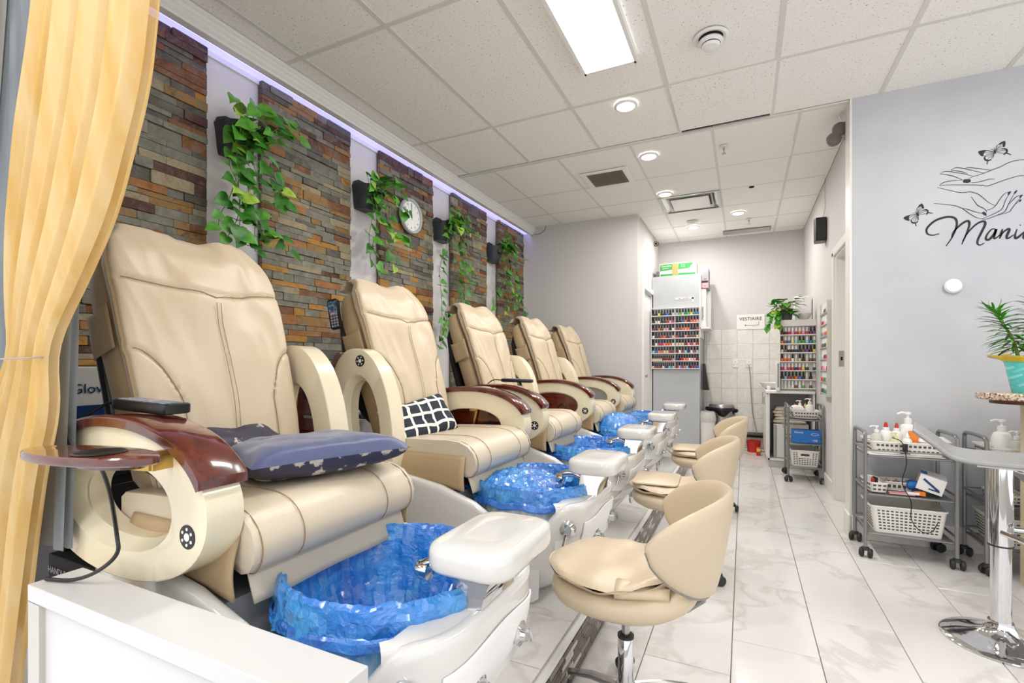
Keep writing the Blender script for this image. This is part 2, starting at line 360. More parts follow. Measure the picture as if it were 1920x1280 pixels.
def text(body,size,m,name='lettering',parent=None,ext=.0004,loc=(0,0,0),rot=(PI/2,0,0),align='CENTER',shear=0):
    cu=bpy.data.curves.new(name,'FONT'); cu.body=body; cu.size=size; cu.extrude=ext; cu.align_x=align; cu.align_y='CENTER'; cu.shear=shear; cu.resolution_u=3
    t=bpy.data.objects.new('tmp',cu); COL.objects.link(t); bpy.context.view_layer.update()
    me=bpy.data.meshes.new_from_object(t.evaluated_get(bpy.context.evaluated_depsgraph_get())); bpy.data.objects.remove(t)
    me.materials.clear(); me.materials.append(M[m]); o=bpy.data.objects.new(name,me); COL.objects.link(o)
    o.location=loc; o.rotation_euler=rot
    if parent: o.parent=parent
    return o
def interp(tab,t):
    """piecewise linear table [(t,val...)]"""
    if t<=tab[0][0]: return tab[0][1:]
    for a,b in zip(tab,tab[1:]):
        if t<=b[0]:
            k=(t-a[0])/(b[0]-a[0]); return tuple(x+(y-x)*k for x,y in zip(a[1:],b[1:]))
    return tab[-1][1:]
def crom(P,n=6):
    P=[Vector(p) for p in P]
    if len(P)<3: return [P[0].lerp(P[-1],i/n) for i in range(n+1)]
    Q=[P[0]*2-P[1]]+P+[P[-1]*2-P[-2]]; out=[]
    for i in range(1,len(Q)-2):
        a,b,c,d=Q[i-1:i+3]
        for k in range(n):
            t=k/n; out.append(.5*((2*b)+(c-a)*t+(2*a-5*b+4*c-d)*t*t+(3*b-a-3*c+d)*t**3))
    out.append(P[-1]); return out
def rrect(w,h,r,n=4):
    pts=[]
    for cx,cy,a0 in ((w/2-r,h/2-r,0),(-w/2+r,h/2-r,90),(-w/2+r,-h/2+r,180),(w/2-r,-h/2+r,270)):
        for k in range(n+1):
            a=math.radians(a0+90*k/n); pts.append((cx+r*cos(a),cy+r*sin(a)))
    return pts
def sup(a,e):
    c,s=cos(a),sin(a); return (math.copysign(abs(c)**e,c),math.copysign(abs(s)**e,s))

# ================================================================= SETTING
rnd=random.Random(7)
def unit_tile(name,m,bev=.03):
    """1x1x1 box with a small chamfer on the top edges, shared by all tiles of a kind"""
    mb=MB(); b=bev; mb.loft([[(-.5,-.5,-.5),(.5,-.5,-.5),(.5,.5,-.5),(-.5,.5,-.5)],[(-.5,-.5,.3),(.5,-.5,.3),(.5,.5,.3),(-.5,.5,.3)],[(-.5+b,-.5+b,.5),(.5-b,-.5+b,.5),(.5-b,.5-b,.5),(-.5+b,.5-b,.5)]])
    return mb.build(name,m,smooth=0,data_only=True)
def inst(name,me,parent,loc,scale,rot=(0,0,0),m=None):
    o=bpy.data.objects.new(name,me); COL.objects.link(o); o.location=loc; o.scale=scale; o.rotation_euler=rot
    if parent: o.parent=parent
    if m: o.material_slots[0].link='OBJECT'; o.material_slots[0].material=m
    return o
def clipcells(a,b,off,step):
    k=math.floor((a-off)/step); out=[]
    while off+k*step<b-1e-6:
        x0=max(a,off+k*step); x1=min(b,off+(k+1)*step)
        if x1-x0>.012: out.append((x0,x1))
        k+=1
    return out
# floor ------------------------------------------------------------
fl=struct('floor',MB().box((1.37,2.9,-.06),(4.98,8.8,.10)).box((1.37,-1.6,-.0601),(.1,.1,.1)),'grout')
ft=unit_tile('floor_tile','floor',.004)
def floor_tiles(x0,x1,y0,y1):
    for i,(a,b) in enumerate(clipcells(x0,x1,-.044,.312)):
        col=round(((a+b)/2-.112)/.312)
        for c,d in clipcells(y0,y1,2.215+(.35 if col%2 else 0),.61):
            inst('floor_tile',ft,fl,((a+b)/2,(c+d)/2,-.005),(b-a-.003,d-c-.003,.010))
floor_tiles(-.56,2.14,.35,7.3); floor_tiles(-1.12,-.56,5.75,7.3)
# platform ---------------------------------------------------------
PZ=.16
pf=struct('platform',MB().box((-1.57,3.175,.0735),(1.99,5.15,.147)),'grout_light')
pt=unit_tile('platform_tile','floor',.004)
for a,b in clipcells(-2.58,-.578,-.59-.62*4+.0,.62):
    for c,d in clipcells(.6,5.75,1.45,.32): inst('platform_tile',pt,pf,((a+b)/2,(c+d)/2,PZ-.006),(b-a-.003,d-c-.003,.012))
struct('edge_strip',MB().box((-.567,3.175,PZ-.005),(.018,5.15,.014)),'white',pf)
mt=unit_tile('mosaic_tile',MOSA[0],.05)
rest=MB(); cnt=0; cells=[]
for row in range(8):
    y=.62+rnd.random()*.05
    while y<5.74:
        L=rnd.choice([.05,.08,.1,.12]); L=min(L,5.75-y)
        if L>.01: cells.append((y,row,L,rnd.choices([0,1,2,3],[5,4,3,1.6])[0]))
        y+=L
cells.sort()
cells=[c for c in cells if c[0]>1.0]+[c for c in cells if c[0]<=1.0]
for k,(y,row,L,mi) in enumerate(cells):
    z=.006+row*.0178; p=(-.562,y+L/2,z+.008); 
    if k<300: inst('mosaic_tile',mt,pf,p,(.016,L-.0035,.0155),(0,0,0),MOSA[mi])
    else: rest.mi=mi; rest.box(p,(.016,L-.0035,.0155))
tag(rest.build('mosaic_tile',MOSA,pf,smooth=0),kind='stuff')
# walls ------------------------------------------------------------
struct('wall_left',MB().box((-2.63,2.3,1.45),(.1,7.0,2.9)),'wallwhite')
struct('wall_back',MB().box((-1.85,5.80,1.45),(1.46,.1,2.9)),'wallpaint')
# passage left wall with a door opening
wl=MB(); wl.box((-1.17,5.96,1.45),(.1,.22,2.9)); wl.box((-1.17,6.99,1.45),(.1,.58,2.9)); wl.box((-1.17,6.385,2.48),(.1,.63,.84)); struct('wall_passage_left',wl,'wallpaint')
d1=struct('door_1',MB().box((-1.16,6.385,1.02),(.04,.62,2.03)),'white')
c=MB(); c.box((-1.11,6.04,1.04),(.03,.06,2.09)); c.box((-1.11,6.73,1.04),(.03,.06,2.09)); c.box((-1.11,6.385,2.10),(.03,.75,.06)); c.build('door_casing','trim',d1,bevel=.005)
h=MB(); h.lathe([(.0,0),(.022,0),(.022,.012),(.009,.016),(.009,.04),(.021,.045),(.024,.06),(.0,.07)],14,(-1.14,6.13,1.0),'X'); h.build('door_knob','chrome',d1)
wb=struct('wall_passage_back',MB().box((-.2,7.36,1.45),(1.96,.1,2.9)),'wallpaint')
wt=unit_tile('wall_tile','walltile',.02)
for a,b in clipcells(-.50,.70,-.475,.195):
    for c0,d0 in clipcells(0,1.615,1.615-.2*9,.2): inst('wall_tile',wt,wb,((a+b)/2,7.305,(c0+d0)/2),(b-a-.002,d0-c0-.002,.010),(PI/2,0,0))
# right wall with door opening Y 4.22-4.87
wr=MB(); wr.box((.75,4.12,1.45),(.1,.24,2.9)); wr.box((.75,6.09,1.45),(.1,2.43,2.9)); wr.box((.75,4.555,2.475),(.1,.64,.85)); struct('wall_right',wr,'wallpaint')
d2=struct('door_2',MB().box((.86,4.53,1.01),(.03,.68,2.02)),'white')
c=MB(); c.box((.69,4.90,1.04),(.025,.065,2.09)); c.box((.69,4.215,1.04),(.025,.065,2.09)); c.box((.69,4.555,2.085),(.025,.75,.065)); c.box((.76,4.862,1.02),(.13,.016,2.04)); c.box((.76,4.25,1.02),(.13,.016,2.04)); c.box((.76,4.555,2.045),(.13,.61,.016)); c.build('door_casing','trim',d2,bevel=.003)
c=MB(); c.box((.735,4.852,1.19),(.035,.004,.13)); c.build('strike_plate','steel',d2)
c=MB(); c.box((.737,4.849,1.19),(.014,.004,.03)); c.build('latch_hole','dark',d2)
lw=struct('wall_logo',MB().box((2.14,3.93,1.45),(3.0,.14,2.9)),'greywall')
struct('trim_1',MB().box((.637,3.935,1.45),(.012,.158,2.9)),'trim')
struct('baseboard_logo',MB().box((2.14,3.852,.075),(3.0,.016,.15)).box((.628,3.93,.075),(.016,.17,.15)),'trim',bevel=.004)
struct('baseboard_right',MB().box((.692,5.85,.06),(.016,1.8,.12)),'trim',bevel=.004)
# near low wall with a white slab on top
nw=struct('wall_near',MB().box((-.99,.56,.31),(.86,.085,.62)),'slab')
MB().box((-.985,.556,.638),(.88,.10,.036)).build('top_slab','slab',nw,bevel=.002)
MB().box((-1.40,.513,.31),(.05,.012,.615)).build('corner_post','post',nw)
# ceiling ----------------------------------------------------------
ce=struct('ceiling',MB().box((.8,3.1,2.96),(7,9.4,.08)),'gap')
ct=MB().box((0,0,0),(1,1,1)).build('ceiling_tile','ceil',smooth=0,data_only=True)
ct2=MB().box((0,0,0),(1,1,1)).build('ceiling_tile_far','ceil2',smooth=0,data_only=True)
bars=MB(); 
XL=[-2.58,-2.284,-1.676,-1.061,-.436,.177,.80,1.41,2.02,2.63]; YL=[-.39,.80,1.99,3.176,3.87]
for i in range(len(XL)-1):
    for j in range(4):
        a,b,c,d=XL[i],XL[i+1],YL[j],YL[j+1]
        gap=0
        if i==4 and j==3: d-=.045; 
        inst('ceiling_tile',ct,ce,((a+b)/2,(c+d)/2,2.905 if not(i==4 and j==3) else 2.897),(b-a-.012,d-c-.012,.02),((.0 if not (i==4 and j==3) else -.012),0,0))
bt=MB().box((0,0,0),(1,1,1)).build('grid_bar','tbar',smooth=0,data_only=True)
for x in XL[1:]: inst('grid_bar',bt,ce,(x,1.6,2.896),(.026,4.54,.008))
for y in YL[:-1]: inst('grid_bar',bt,ce,(0,y,2.8955),(5.2,.026,.008))
inst('grid_bar',bt,ce,(-.97,3.885,2.889),(3.2,.03,.012)); 
XF=[-2.58,-2.05,-1.44,-.825,-.215,.355,.70]; YF=[3.9,4.69,5.31,5.88,6.5,7.1,7.31]
for i in range(6):
    for j in range(6):
        a,b,c,d=XF[i],XF[i+1],YF[j],YF[j+1]
        if b<-1.2 and c>5.7: continue
        if b<-1.2: d=min(d,5.75)
        if a<-1.12 and c>5.7: a=-1.12
        if i==3 and j==2: continue   # air diffuser
        inst('ceiling_tile',ct2,ce,((a+b)/2,(c+d)/2,2.905),(b-a-.008,d-c-.008,.02),(rnd.uniform(-.003,.003),rnd.uniform(-.003,.003),0))
for x in XF[1:-1]:
    y1=5.75 if x<-1.2 else 7.3; inst('grid_bar',bt,ce,(x,(3.9+y1)/2,2.897),(.022,y1-3.9,.006))
for y in YF[1:-1]:
    x0=-2.58 if y<5.7 else -1.12; inst('grid_bar',bt,ce,((x0+.7)/2,y,2.8965),(.7-x0,.018,.006))
# cornice with led strip
cp=[(-2.44,2.89),(-2.405,2.89),(-2.405,2.872),(-2.415,2.866),(-2.415,2.850),(-2.425,2.842),(-2.425,2.826),(-2.438,2.815),(-2.438,2.800),(-2.485,2.800),(-2.485,2.812),(-2.45,2.820)]
t2=struct('trim_2',MB().prism(cp,lambda p:(p[0],.0,p[1]),lambda p:(p[0],5.745,p[1])),'white')
MB().box((-2.575,3.0,2.83),(.02,5.4,.10)).build('back_rail','white',t2)
MB().box((-2.535,3.2,2.815),(.06,5.0,.012)).build('led_strip','led',t2)

# ---------------------------------------------------------------- ledger stone panels
sb=[]
for k in range(3):
    b=bmesh.new(); bmesh.ops.create_cube(b,size=1)
    bmesh.ops.bevel(b,geom=[e for e in b.edges],offset=.045,segments=1,affect='EDGES')
    for v in b.verts: v.co+=Vector((rnd.uniform(-.05,.05) if v.co.x>.3 else 0,rnd.uniform(-.005,.005),rnd.uniform(-.015,.015)))
    me=bpy.data.meshes.new('stone'); b.to_mesh(me); b.free(); me.materials.append(STONE[0]); sb.append(me)
PN=[('nearest the gold curtain',.91,1.61),('second from the gold curtain',1.93,2.64),('behind the round wall clock',2.95,3.66),('second from the back corner',3.98,4.68),('farthest, beside the back corner',4.96,5.67)]
for lab,y0,y1 in PN:
    root=thing('stone_panel',(-2.58,(y0+y1)/2,.16),'tall panel of stacked slate strips on left wall, '+lab,'stone panel')
    MB().box((.012,0,1.32),(.02,y1-y0-.01,2.62)).build('backing','gap',root)
    nb=0; z=.0; H=2.64
    rows=[]
    low=.62 # hidden lower part of the panel is built coarser
    while z<H:
        h=rnd.choice([.026,.032,.034,.040,.040,.048,.062]) if z>low else .12
        if z+h>H-.02: h=H-z
        y=y0
        first=True
        while y<y1-1e-6:
            L=rnd.choice([.08,.12,.16,.20,.26]) if z>low else .35
            if first: L*=rnd.uniform(.5,1); first=False
            if y1-(y+L)<.06: L=y1-y
            rows.append((y,z,L,h)); y+=L
        z+=h
    for (y,z,L,h) in rows:
        wts=[6,3,5.5,1.6,1.3,1.2,1.5,2.4,2.4]
        if z>2.35: wts=[4,6,1,4,.3,4,.8,.4,1.5]
        mi=rnd.choices(range(9),wts)[0]; t=rnd.choice([.018,.021,.024,.024,.030])
        inst('stone',rnd.choice(sb),root,(.018+t/2,y+L/2-(y0+y1)/2,z+h/2),(t,L-.0015,h-.0015),(0,0,0),STONE[mi])
# ---------------------------------------------------------------- lights and ceiling fittings
LAB=['long lit ceiling light panel over the pedicure aisle','added unseen light panel behind the camera on the aisle line','added unseen light panel in front of the logo wall','added unseen light panel to the right behind the camera','added unseen light panel behind the camera near left wall']
for (x,y),l in zip(TROFFERS,LAB):
    r=thing('ceiling_light_panel',(x,y,CEIL),l,'ceiling light','ceiling light panels')
    f=MB(); w,hh=.15,.63
    f.box((-w,0,-.02),(.02,2*hh+.02,.04)).box((w,0,-.02),(.02,2*hh+.02,.04)).box((0,hh,-.02),(2*w,.02,.04)).box((0,-hh,-.02),(2*w,.02,.04)); f.build('frame','white',r)
    MB().box((0,0,-.025),(2*w-.02,2*hh-.02,.02)).build('diffuser','lightpanel',r)
DL=['nearest, beside the ceiling light panel','second, just past the ceiling seam','third, in front of the square air diffuser','above the passage near the right hand sprinkler','farthest, beside the small smoke alarm']
for (x,y),l in zip(DOWN,DL):
    r=thing('downlight',(x,y,CEIL),'round recessed lit downlight, '+l,'downlight','recessed downlights')
    MB().lathe([(.075,.0),(.078,-.006),(.06,-.014),(.055,-.004),(.055,.0)],28,cap=False).build('trim_ring','white',r)
    MB().lathe([(.0,-.006),(.056,-.006),(.056,-.002),(0,-.002)],24,cap=False).build('lens','downled',r)
r=thing('air_diffuser',(-.16,2.80,CEIL),'round white domed air diffuser on near ceiling tile','air diffuser')
MB().lathe([(.085,0),(.09,-.006),(.078,-.012),(.062,-.008),(.06,0)],32,cap=False).build('outer_ring','white',r)
MB().lathe([(.058,-.02),(.064,-.03),(.05,-.042),(.03,-.03),(.05,-.018)],32,cap=False).build('middle_ring','white',r)
MB().lathe([(0,-.035),(.03,-.035),(.046,-.045),(.042,-.06),(.0,-.068)],32).build('centre_cone','white',r)
MB().lathe([(0,0),(.06,0),(.06,-.004),(0,-.004)],24).build('throat','rubber',r)
r=thing('air_grille',(-1.15,4.50,CEIL),'brown dusty square return air grille in white ceiling frame','grille')
f=MB(); f.box((-.19,0,-.006),(.05,.40,.012)).box((.19,0,-.006),(.05,.40,.012)).box((0,.18,-.006),(.33,.04,.012)).box((0,-.18,-.006),(.33,.04,.012)); f.build('frame','white',r,bevel=.003)
MB().box((0,0,-.001),(.33,.32,.002)).build('filter','gap',r)
sl=MB().box((0,0,-.008),(.003,.32,.010),ry=.4).build('louvre',mat('grille_bronze','#8c7c6e',.5),r)
for k in range(1,30): o=sl.copy(); COL.objects.link(o); o.parent=r; o.location.x=-.155+.0107*k
sl.location.x=-.155
r=thing('air_diffuser',(-.52,5.595,CEIL),'square silver air diffuser with a pale centre plate','air diffuser')
def sqring(mb,a,za,b,zb,t=.004):
    P=lambda s,z:[(-s,-s,z),(s,-s,z),(s,s,z),(-s,s,z)]
    mb.loft([P(a,za),P(b,zb),P(b,zb+t),P(a,za+t)],closed=True,caps=False)
f=MB(); sqring(f,.30,-.004,.27,-.004); sqring(f,.285,-.004,.20,.035); f.build('outer_cone','steel',r,smooth=0)
MB().box((0,0,-.004),(.38,.38,.01)).build('centre_plate','white',r,bevel=.004)
f=MB(); sqring(f,.225,-.002,.205,.02); f.build('inner_cone','white',r,smooth=0)
r=thing('air_grille',(.03,7.05,CEIL),'long grey slatted ceiling grille at the passage end','grille')
MB().box((0,0,-.003),(.56,.20,.006)).build('frame','grmetal',r)
sl=MB().box((0,0,-.008),(.54,.003,.008),rx=.4).build('louvre','steel',r); sl.location.y=-.08
for k in range(1,12): o=sl.copy(); COL.objects.link(o); o.parent=r; o.location.y=-.08+.0145*k
for x,y,l in ((-.145,4.25,'nearer sprinkler head, left of the emergency lamp'),(.054,6.5,'farther sprinkler head, above the passage')):
    r=thing('sprinkler',(x,y,CEIL),'small chrome ceiling '+l,'sprinkler','sprinklers')
    MB().lathe([(0,0),(.035,0),(.033,-.006),(.012,-.009),(0,-.009)],20).build('escutcheon','trim',r)
    MB().lathe([(.008,-.008),(.008,-.03),(.004,-.034),(.004,-.055),(.018,-.057),(.018,-.06),(0,-.06)],14).build('head','steel',r)
r=thing('smoke_alarm',(-.57,6.30,CEIL),'small beige rectangular alarm on the far ceiling','smoke alarm')
MB().box((0,0,-.012),(.12,.08,.024)).build('housing','trim',r,bevel=.006)
MB().box((0,-.01,-.025),(.07,.04,.004)).build('cover','pale_cloth' if False else 'appliance',r)
tag(MB().lathe([(0,2.8945),(.026,2.8945),(.022,2.887),(0,2.888)],9,(.068,5.35,0)).build('junction_hole','dark'),'dark torn hole with a stub of cable in a ceiling tile','hole')

# ================================================================= PEDICURE CHAIRS
OX=-1.30   # local origin (x) of a chair in design coordinates; y is relative to the chair's middle; z from floor
ORG=(OX,0,PZ)
# --- backrest path: t 0..1 -> front surface x,z
BP=[(0,-1.50,.775),(.25,-1.545,.955),(.5,-1.60,1.15),(.72,-1.66,1.33),(.88,-1.715,1.46),(1,-1.765,1.545)]
def bp(t):
    x,z=interp(BP,t); x2,z2=interp(BP,min(1,t+.02)); x1,z1=interp(BP,max(0,t-.02)); tx,tz=x2-x1,z2-z1; l=math.hypot(tx,tz); return x,z,tz/l,-tx/l
def seamdist(y,t):
    """distance to the stitched seams of the backrest cover (metres)"""
    d=9
    z=t*.80
    # V shaped yoke seam
    yy=abs(y); zs=.585+.045*(yy/.27)**.8
    d=min(d,abs(z-zs))
    # side panels: curve from the edge inwards and down
    zc=.43-(max(0,.265-yy)/.115)**2.2*.17
    if yy>.15: d=min(d,abs(z-zc)*.8)
    if z<.27: d=min(d,abs(yy-.152+.02*(.27-z)))
    return d
def cover_pt(a,t,off=0):
    """a 0..2pi round the pad section (0 = +y edge, pi/2 front)"""
    hw=interp([(0,.235),(.2,.25),(.6,.268),(.85,.268),(.94,.252),(1,.215)],t)[0]; th=interp([(0,.03),(.5,.034),(.9,.04),(1,.03)],t)[0]
    x,z,nx,nz=bp(t); c,s=sup(a,.42)
    y=c*hw; n=s*th
    if s>0:
        d=seamdist(y,t); n-=.009*math.exp(-(d/.007)**2)
        n+=.012*math.exp(-(y/.16)**2)*(1-abs(2*t-1)**3)
        w=noise.noise(Vector((y*9,t*5,1.7)))*.013-abs(noise.noise(Vector((y*17+3+t*2,t*3.5,4.1))))*.014+.004; n+=w*(.5+1.1*math.exp(-(y/.11)**2)); n-=.010*math.exp(-(y/.016)**2)*max(0,(t-.72)/.28)
    if t>.93:
        pass
    droop=.022*max(0,(t-.8)/.2)*math.exp(-(y/.07)**2)
    return (x+nx*n,y,z+nz*n-droop)
def cover_on(y,t):
    hw=interp([(0,.235),(.2,.25),(.6,.268),(.85,.268),(.94,.252),(1,.215)],t)[0]; c=max(-1,min(1,y/hw)); a=math.acos(math.copysign(abs(c)**(1/.42),c)); P=cover_pt(a,t); return (P[0]+.0065,P[1],P[2]+.001)
def make_back(root):
    # upholstered core (darker tan side)
    mb=MB(); rings=[]
    for t,hw,th,of in [(0,.21,.05,-.06),(.1,.235,.065,-.085),(.35,.25,.07,-.09),(.6,.262,.07,-.092),(.8,.262,.066,-.09),(.92,.25,.058,-.085),(.98,.22,.045,-.08),(1,.17,.03,-.075)]:
        x,z,nx,nz=bp(t); rings.append([(x+nx*(of+sup(2*PI*k/32,.5)[1]*th),sup(2*PI*k/32,.5)[0]*hw,z+nz*(of+sup(2*PI*k/32,.5)[1]*th)-.01) for k in range(32)])
    back=mb.loft(rings).build('backrest','leather_tan',root,ORG)
    mb=MB(); N=150; R=110; rings=[[cover_pt(2*PI*k/N,j/R) for k in range(N)] for j in range(R+1)]
    # fold over the top, towards the wall
    x,z,nx,nz=bp(1)
    for q,(dx,dz,sc) in enumerate([(-.02,.016,.97),(-.05,.018,.95),(-.09,.004,.93),(-.115,-.03,.92)]):
        rings.append([(p[0]*1+dx+ (0),p[1]*sc,z+(p[2]-z)*(1-.25*q)+dz) for p in rings[R]])
    mb.loft(rings).build('backrest_cover','leather',root,ORG)
    # seams
    s=MB(); 
    for sg in (-1,1):
        s=MB(); s.tube([(P[0]+.0035,sg*.007,P[2]) for P in [cover_pt(PI/2,.08+.63*i/24) for i in range(25)]],.0010,5); s.build('seam','stitch',back,ORG)
    s=MB(); s.tube([cover_on(y_,(.585+.045*(abs(y_)/.27)**.8)/.80) for y_ in [-.25+.5*i/40 for i in range(41)]],.0016,5); s.build('seam','stitch',back,ORG)
    for sg in (-1,1):
        s=MB(); s.tube([cover_on(sg*y_,z_/.8) for y_,z_ in [(.255-.105*q/14,.43-((.01+.105*q/14)/.115)**2.2*.17) for q in range(14)]+[(.152-.02*(.27-z),z) for z in (.26,.22,.17,.12,.07,.03)]],.0014,5); s.build('seam','stitch',back,ORG)
    for sg in (-1,1):
        p=MB(); p.tube([(lambda P:(P[0],P[1]*1.0,P[2]))(cover_pt(.02 if sg>0 else PI-.02,.03+.90*i/30)) for i in range(31)],.0055,6); p.build('piping','leather_tan',back,ORG)
    # black rear shell
    mb=MB(); rings=[]
    for t,hw,of in [(.12,.16,-.15),(.2,.21,-.17),(.35,.235,-.20),(.6,.24,-.195),(.8,.235,-.165),(.9,.2,-.14)]:
        x,z,nx,nz=bp(t); rings.append([(x+nx*(of+sup(2*PI*k/24,.6)[1]*.035),sup(2*PI*k/24,.6)[0]*hw,z+nz*(of+sup(2*PI*k/24,.6)[1]*.035)) for k in range(24)])
    mb.loft(rings).build('rear_shell','blackshell',root,ORG)
    # side pocket on the near side
    x,z,nx,nz=bp(.66); pk=MB(); 
    def pf_(u,v):
        t=.56+.16*v; x,z,nx,nz=bp(t); n=-.15+.115*u; pull=.012*math.sin(PI*u)*(1-v)+.004*sin(9*u)
        return (x+nx*n,-.262-.004-.007*sin(PI*u)*v-pull*.3,z+nz*n+ (.012*sin(PI*u)*-v))
    pk.grid(12,8,pf_).build('pocket','leather_tan',back,ORG,solid=.004)
def seat_profile():
    return [(-1.57,.70),(-1.57,.785),(-1.55,.80),(-1.45,.806),(-1.30,.812),(-1.18,.816),(-1.12,.812),(-1.075,.795),(-1.045,.765),(-1.032,.73),(-1.036,.695),(-1.055,.668),(-1.08,.66),(-1.105,.668),(-1.12,.69),(-1.13,.705)]
def make_seat(root):
    mb=MB(); P=seat_profile(); rings=[]; cx,cz=-1.25,.745
    for y,k in [(-.29,.90),(-.288,.95),(-.28,.985),(-.26,1),(-.18,1),(-.165,.997),(-.15,1.0),(0,1.004),(.15,1.0),(.165,.997),(.18,1),(.26,1),(.28,.985),(.288,.95),(.29,.90)]:
        s=(1-k)*.16
        rings.append([(cx+(p[0]-cx)*(1-s*.4),y,cz+(p[1]-cz)*(1-s*3)) for p in P])
    seat=mb.loft(rings).build('seat','leather_light',root,ORG,bevel=0,smooth=50)
    s=MB()
    for y in (-.155,.155): s=MB(); s.tube([(p[0]+.0 if i<3 else p[0]+.001,y,p[1]+.001) for i,p in enumerate(crom([(a,0,b) for a,b in P[3:13]],3)) for p in [(p.x,p.z)]],.0012,5); s.build('seam','stitch',seat,ORG)
    for y in (-.272,.272): s=MB(); s.tube([(p[0]+.001,y,p[1]-.002) for p in [(q.x,q.z) for q in crom([(a,0,b) for a,b in P[3:13]],3)]],.0014,5); s.build('seam','stitch',seat,ORG)
    # hanging aprons
    def side(sg):
        def f(u,v):
            x=-1.50+.42*u; z=.752-.115*v-.03*u*v+ .0*u; bow=.012*sin(PI*v)+.006*sin(7*u)*v
            return (x,sg*(.292+bow+ .01*v),z)
        return f
    for sg in (-1,1): MB().grid(16,8,side(sg)).build('side_flap','leather_tan',root,ORG,solid=.006)
    MB().grid(18,6,lambda u,v:(-1.09+.035*v+.004*sin(11*u)*v,-.275+.55*u,.69-.095*v)).build('front_apron','apron',root,ORG,solid=.005)
    b=MB(); b.box((-1.37,0,.665),(.44,.46,.05)); b.box((-1.46,0,.605),(.40,.26,.08)); b.build('seat_frame','black',root,ORG,bevel=.01)
HX=[(.0,)] 
def hull_outline(z,n=64):
    """plan outline of the acrylic base at height z"""
    fx,rx,hw,e=interp([(.16,-.80,-1.62,.20,.75),(.20,-.745,-1.68,.235,.7),(.28,-.665,-1.74,.28,.62),(.38,-.60,-1.78,.315,.55),(.46,-.57,-1.80,.332,.5),(.55,-.56,-1.80,.34,.48),(.70,-.57,-1.80,.34,.48)],z)
    cx=(fx+rx)/2; ax=(fx-rx)/2; out=[]
    for k in range(n):
        c,s=sup(2*PI*k/n,e); out.append((cx+c*ax,s*hw))
    return out
RIM=[(-1.85,.62),(-1.45,.655),(-1.30,.64),(-1.12,.605),(-1.00,.555),(-.90,.49),(-.80,.452),(-.73,.475),(-.685,.54),(-.655,.578),(-.62,.586),(-.5,.586)]
def rimh(x,y): 
    r=interp([(a,b) for a,b in RIM],x)[0]
    if x>-.75 : # the front console is high right across
        w=min(1,max(0,(.20-abs(y))/.05)); 
    return r
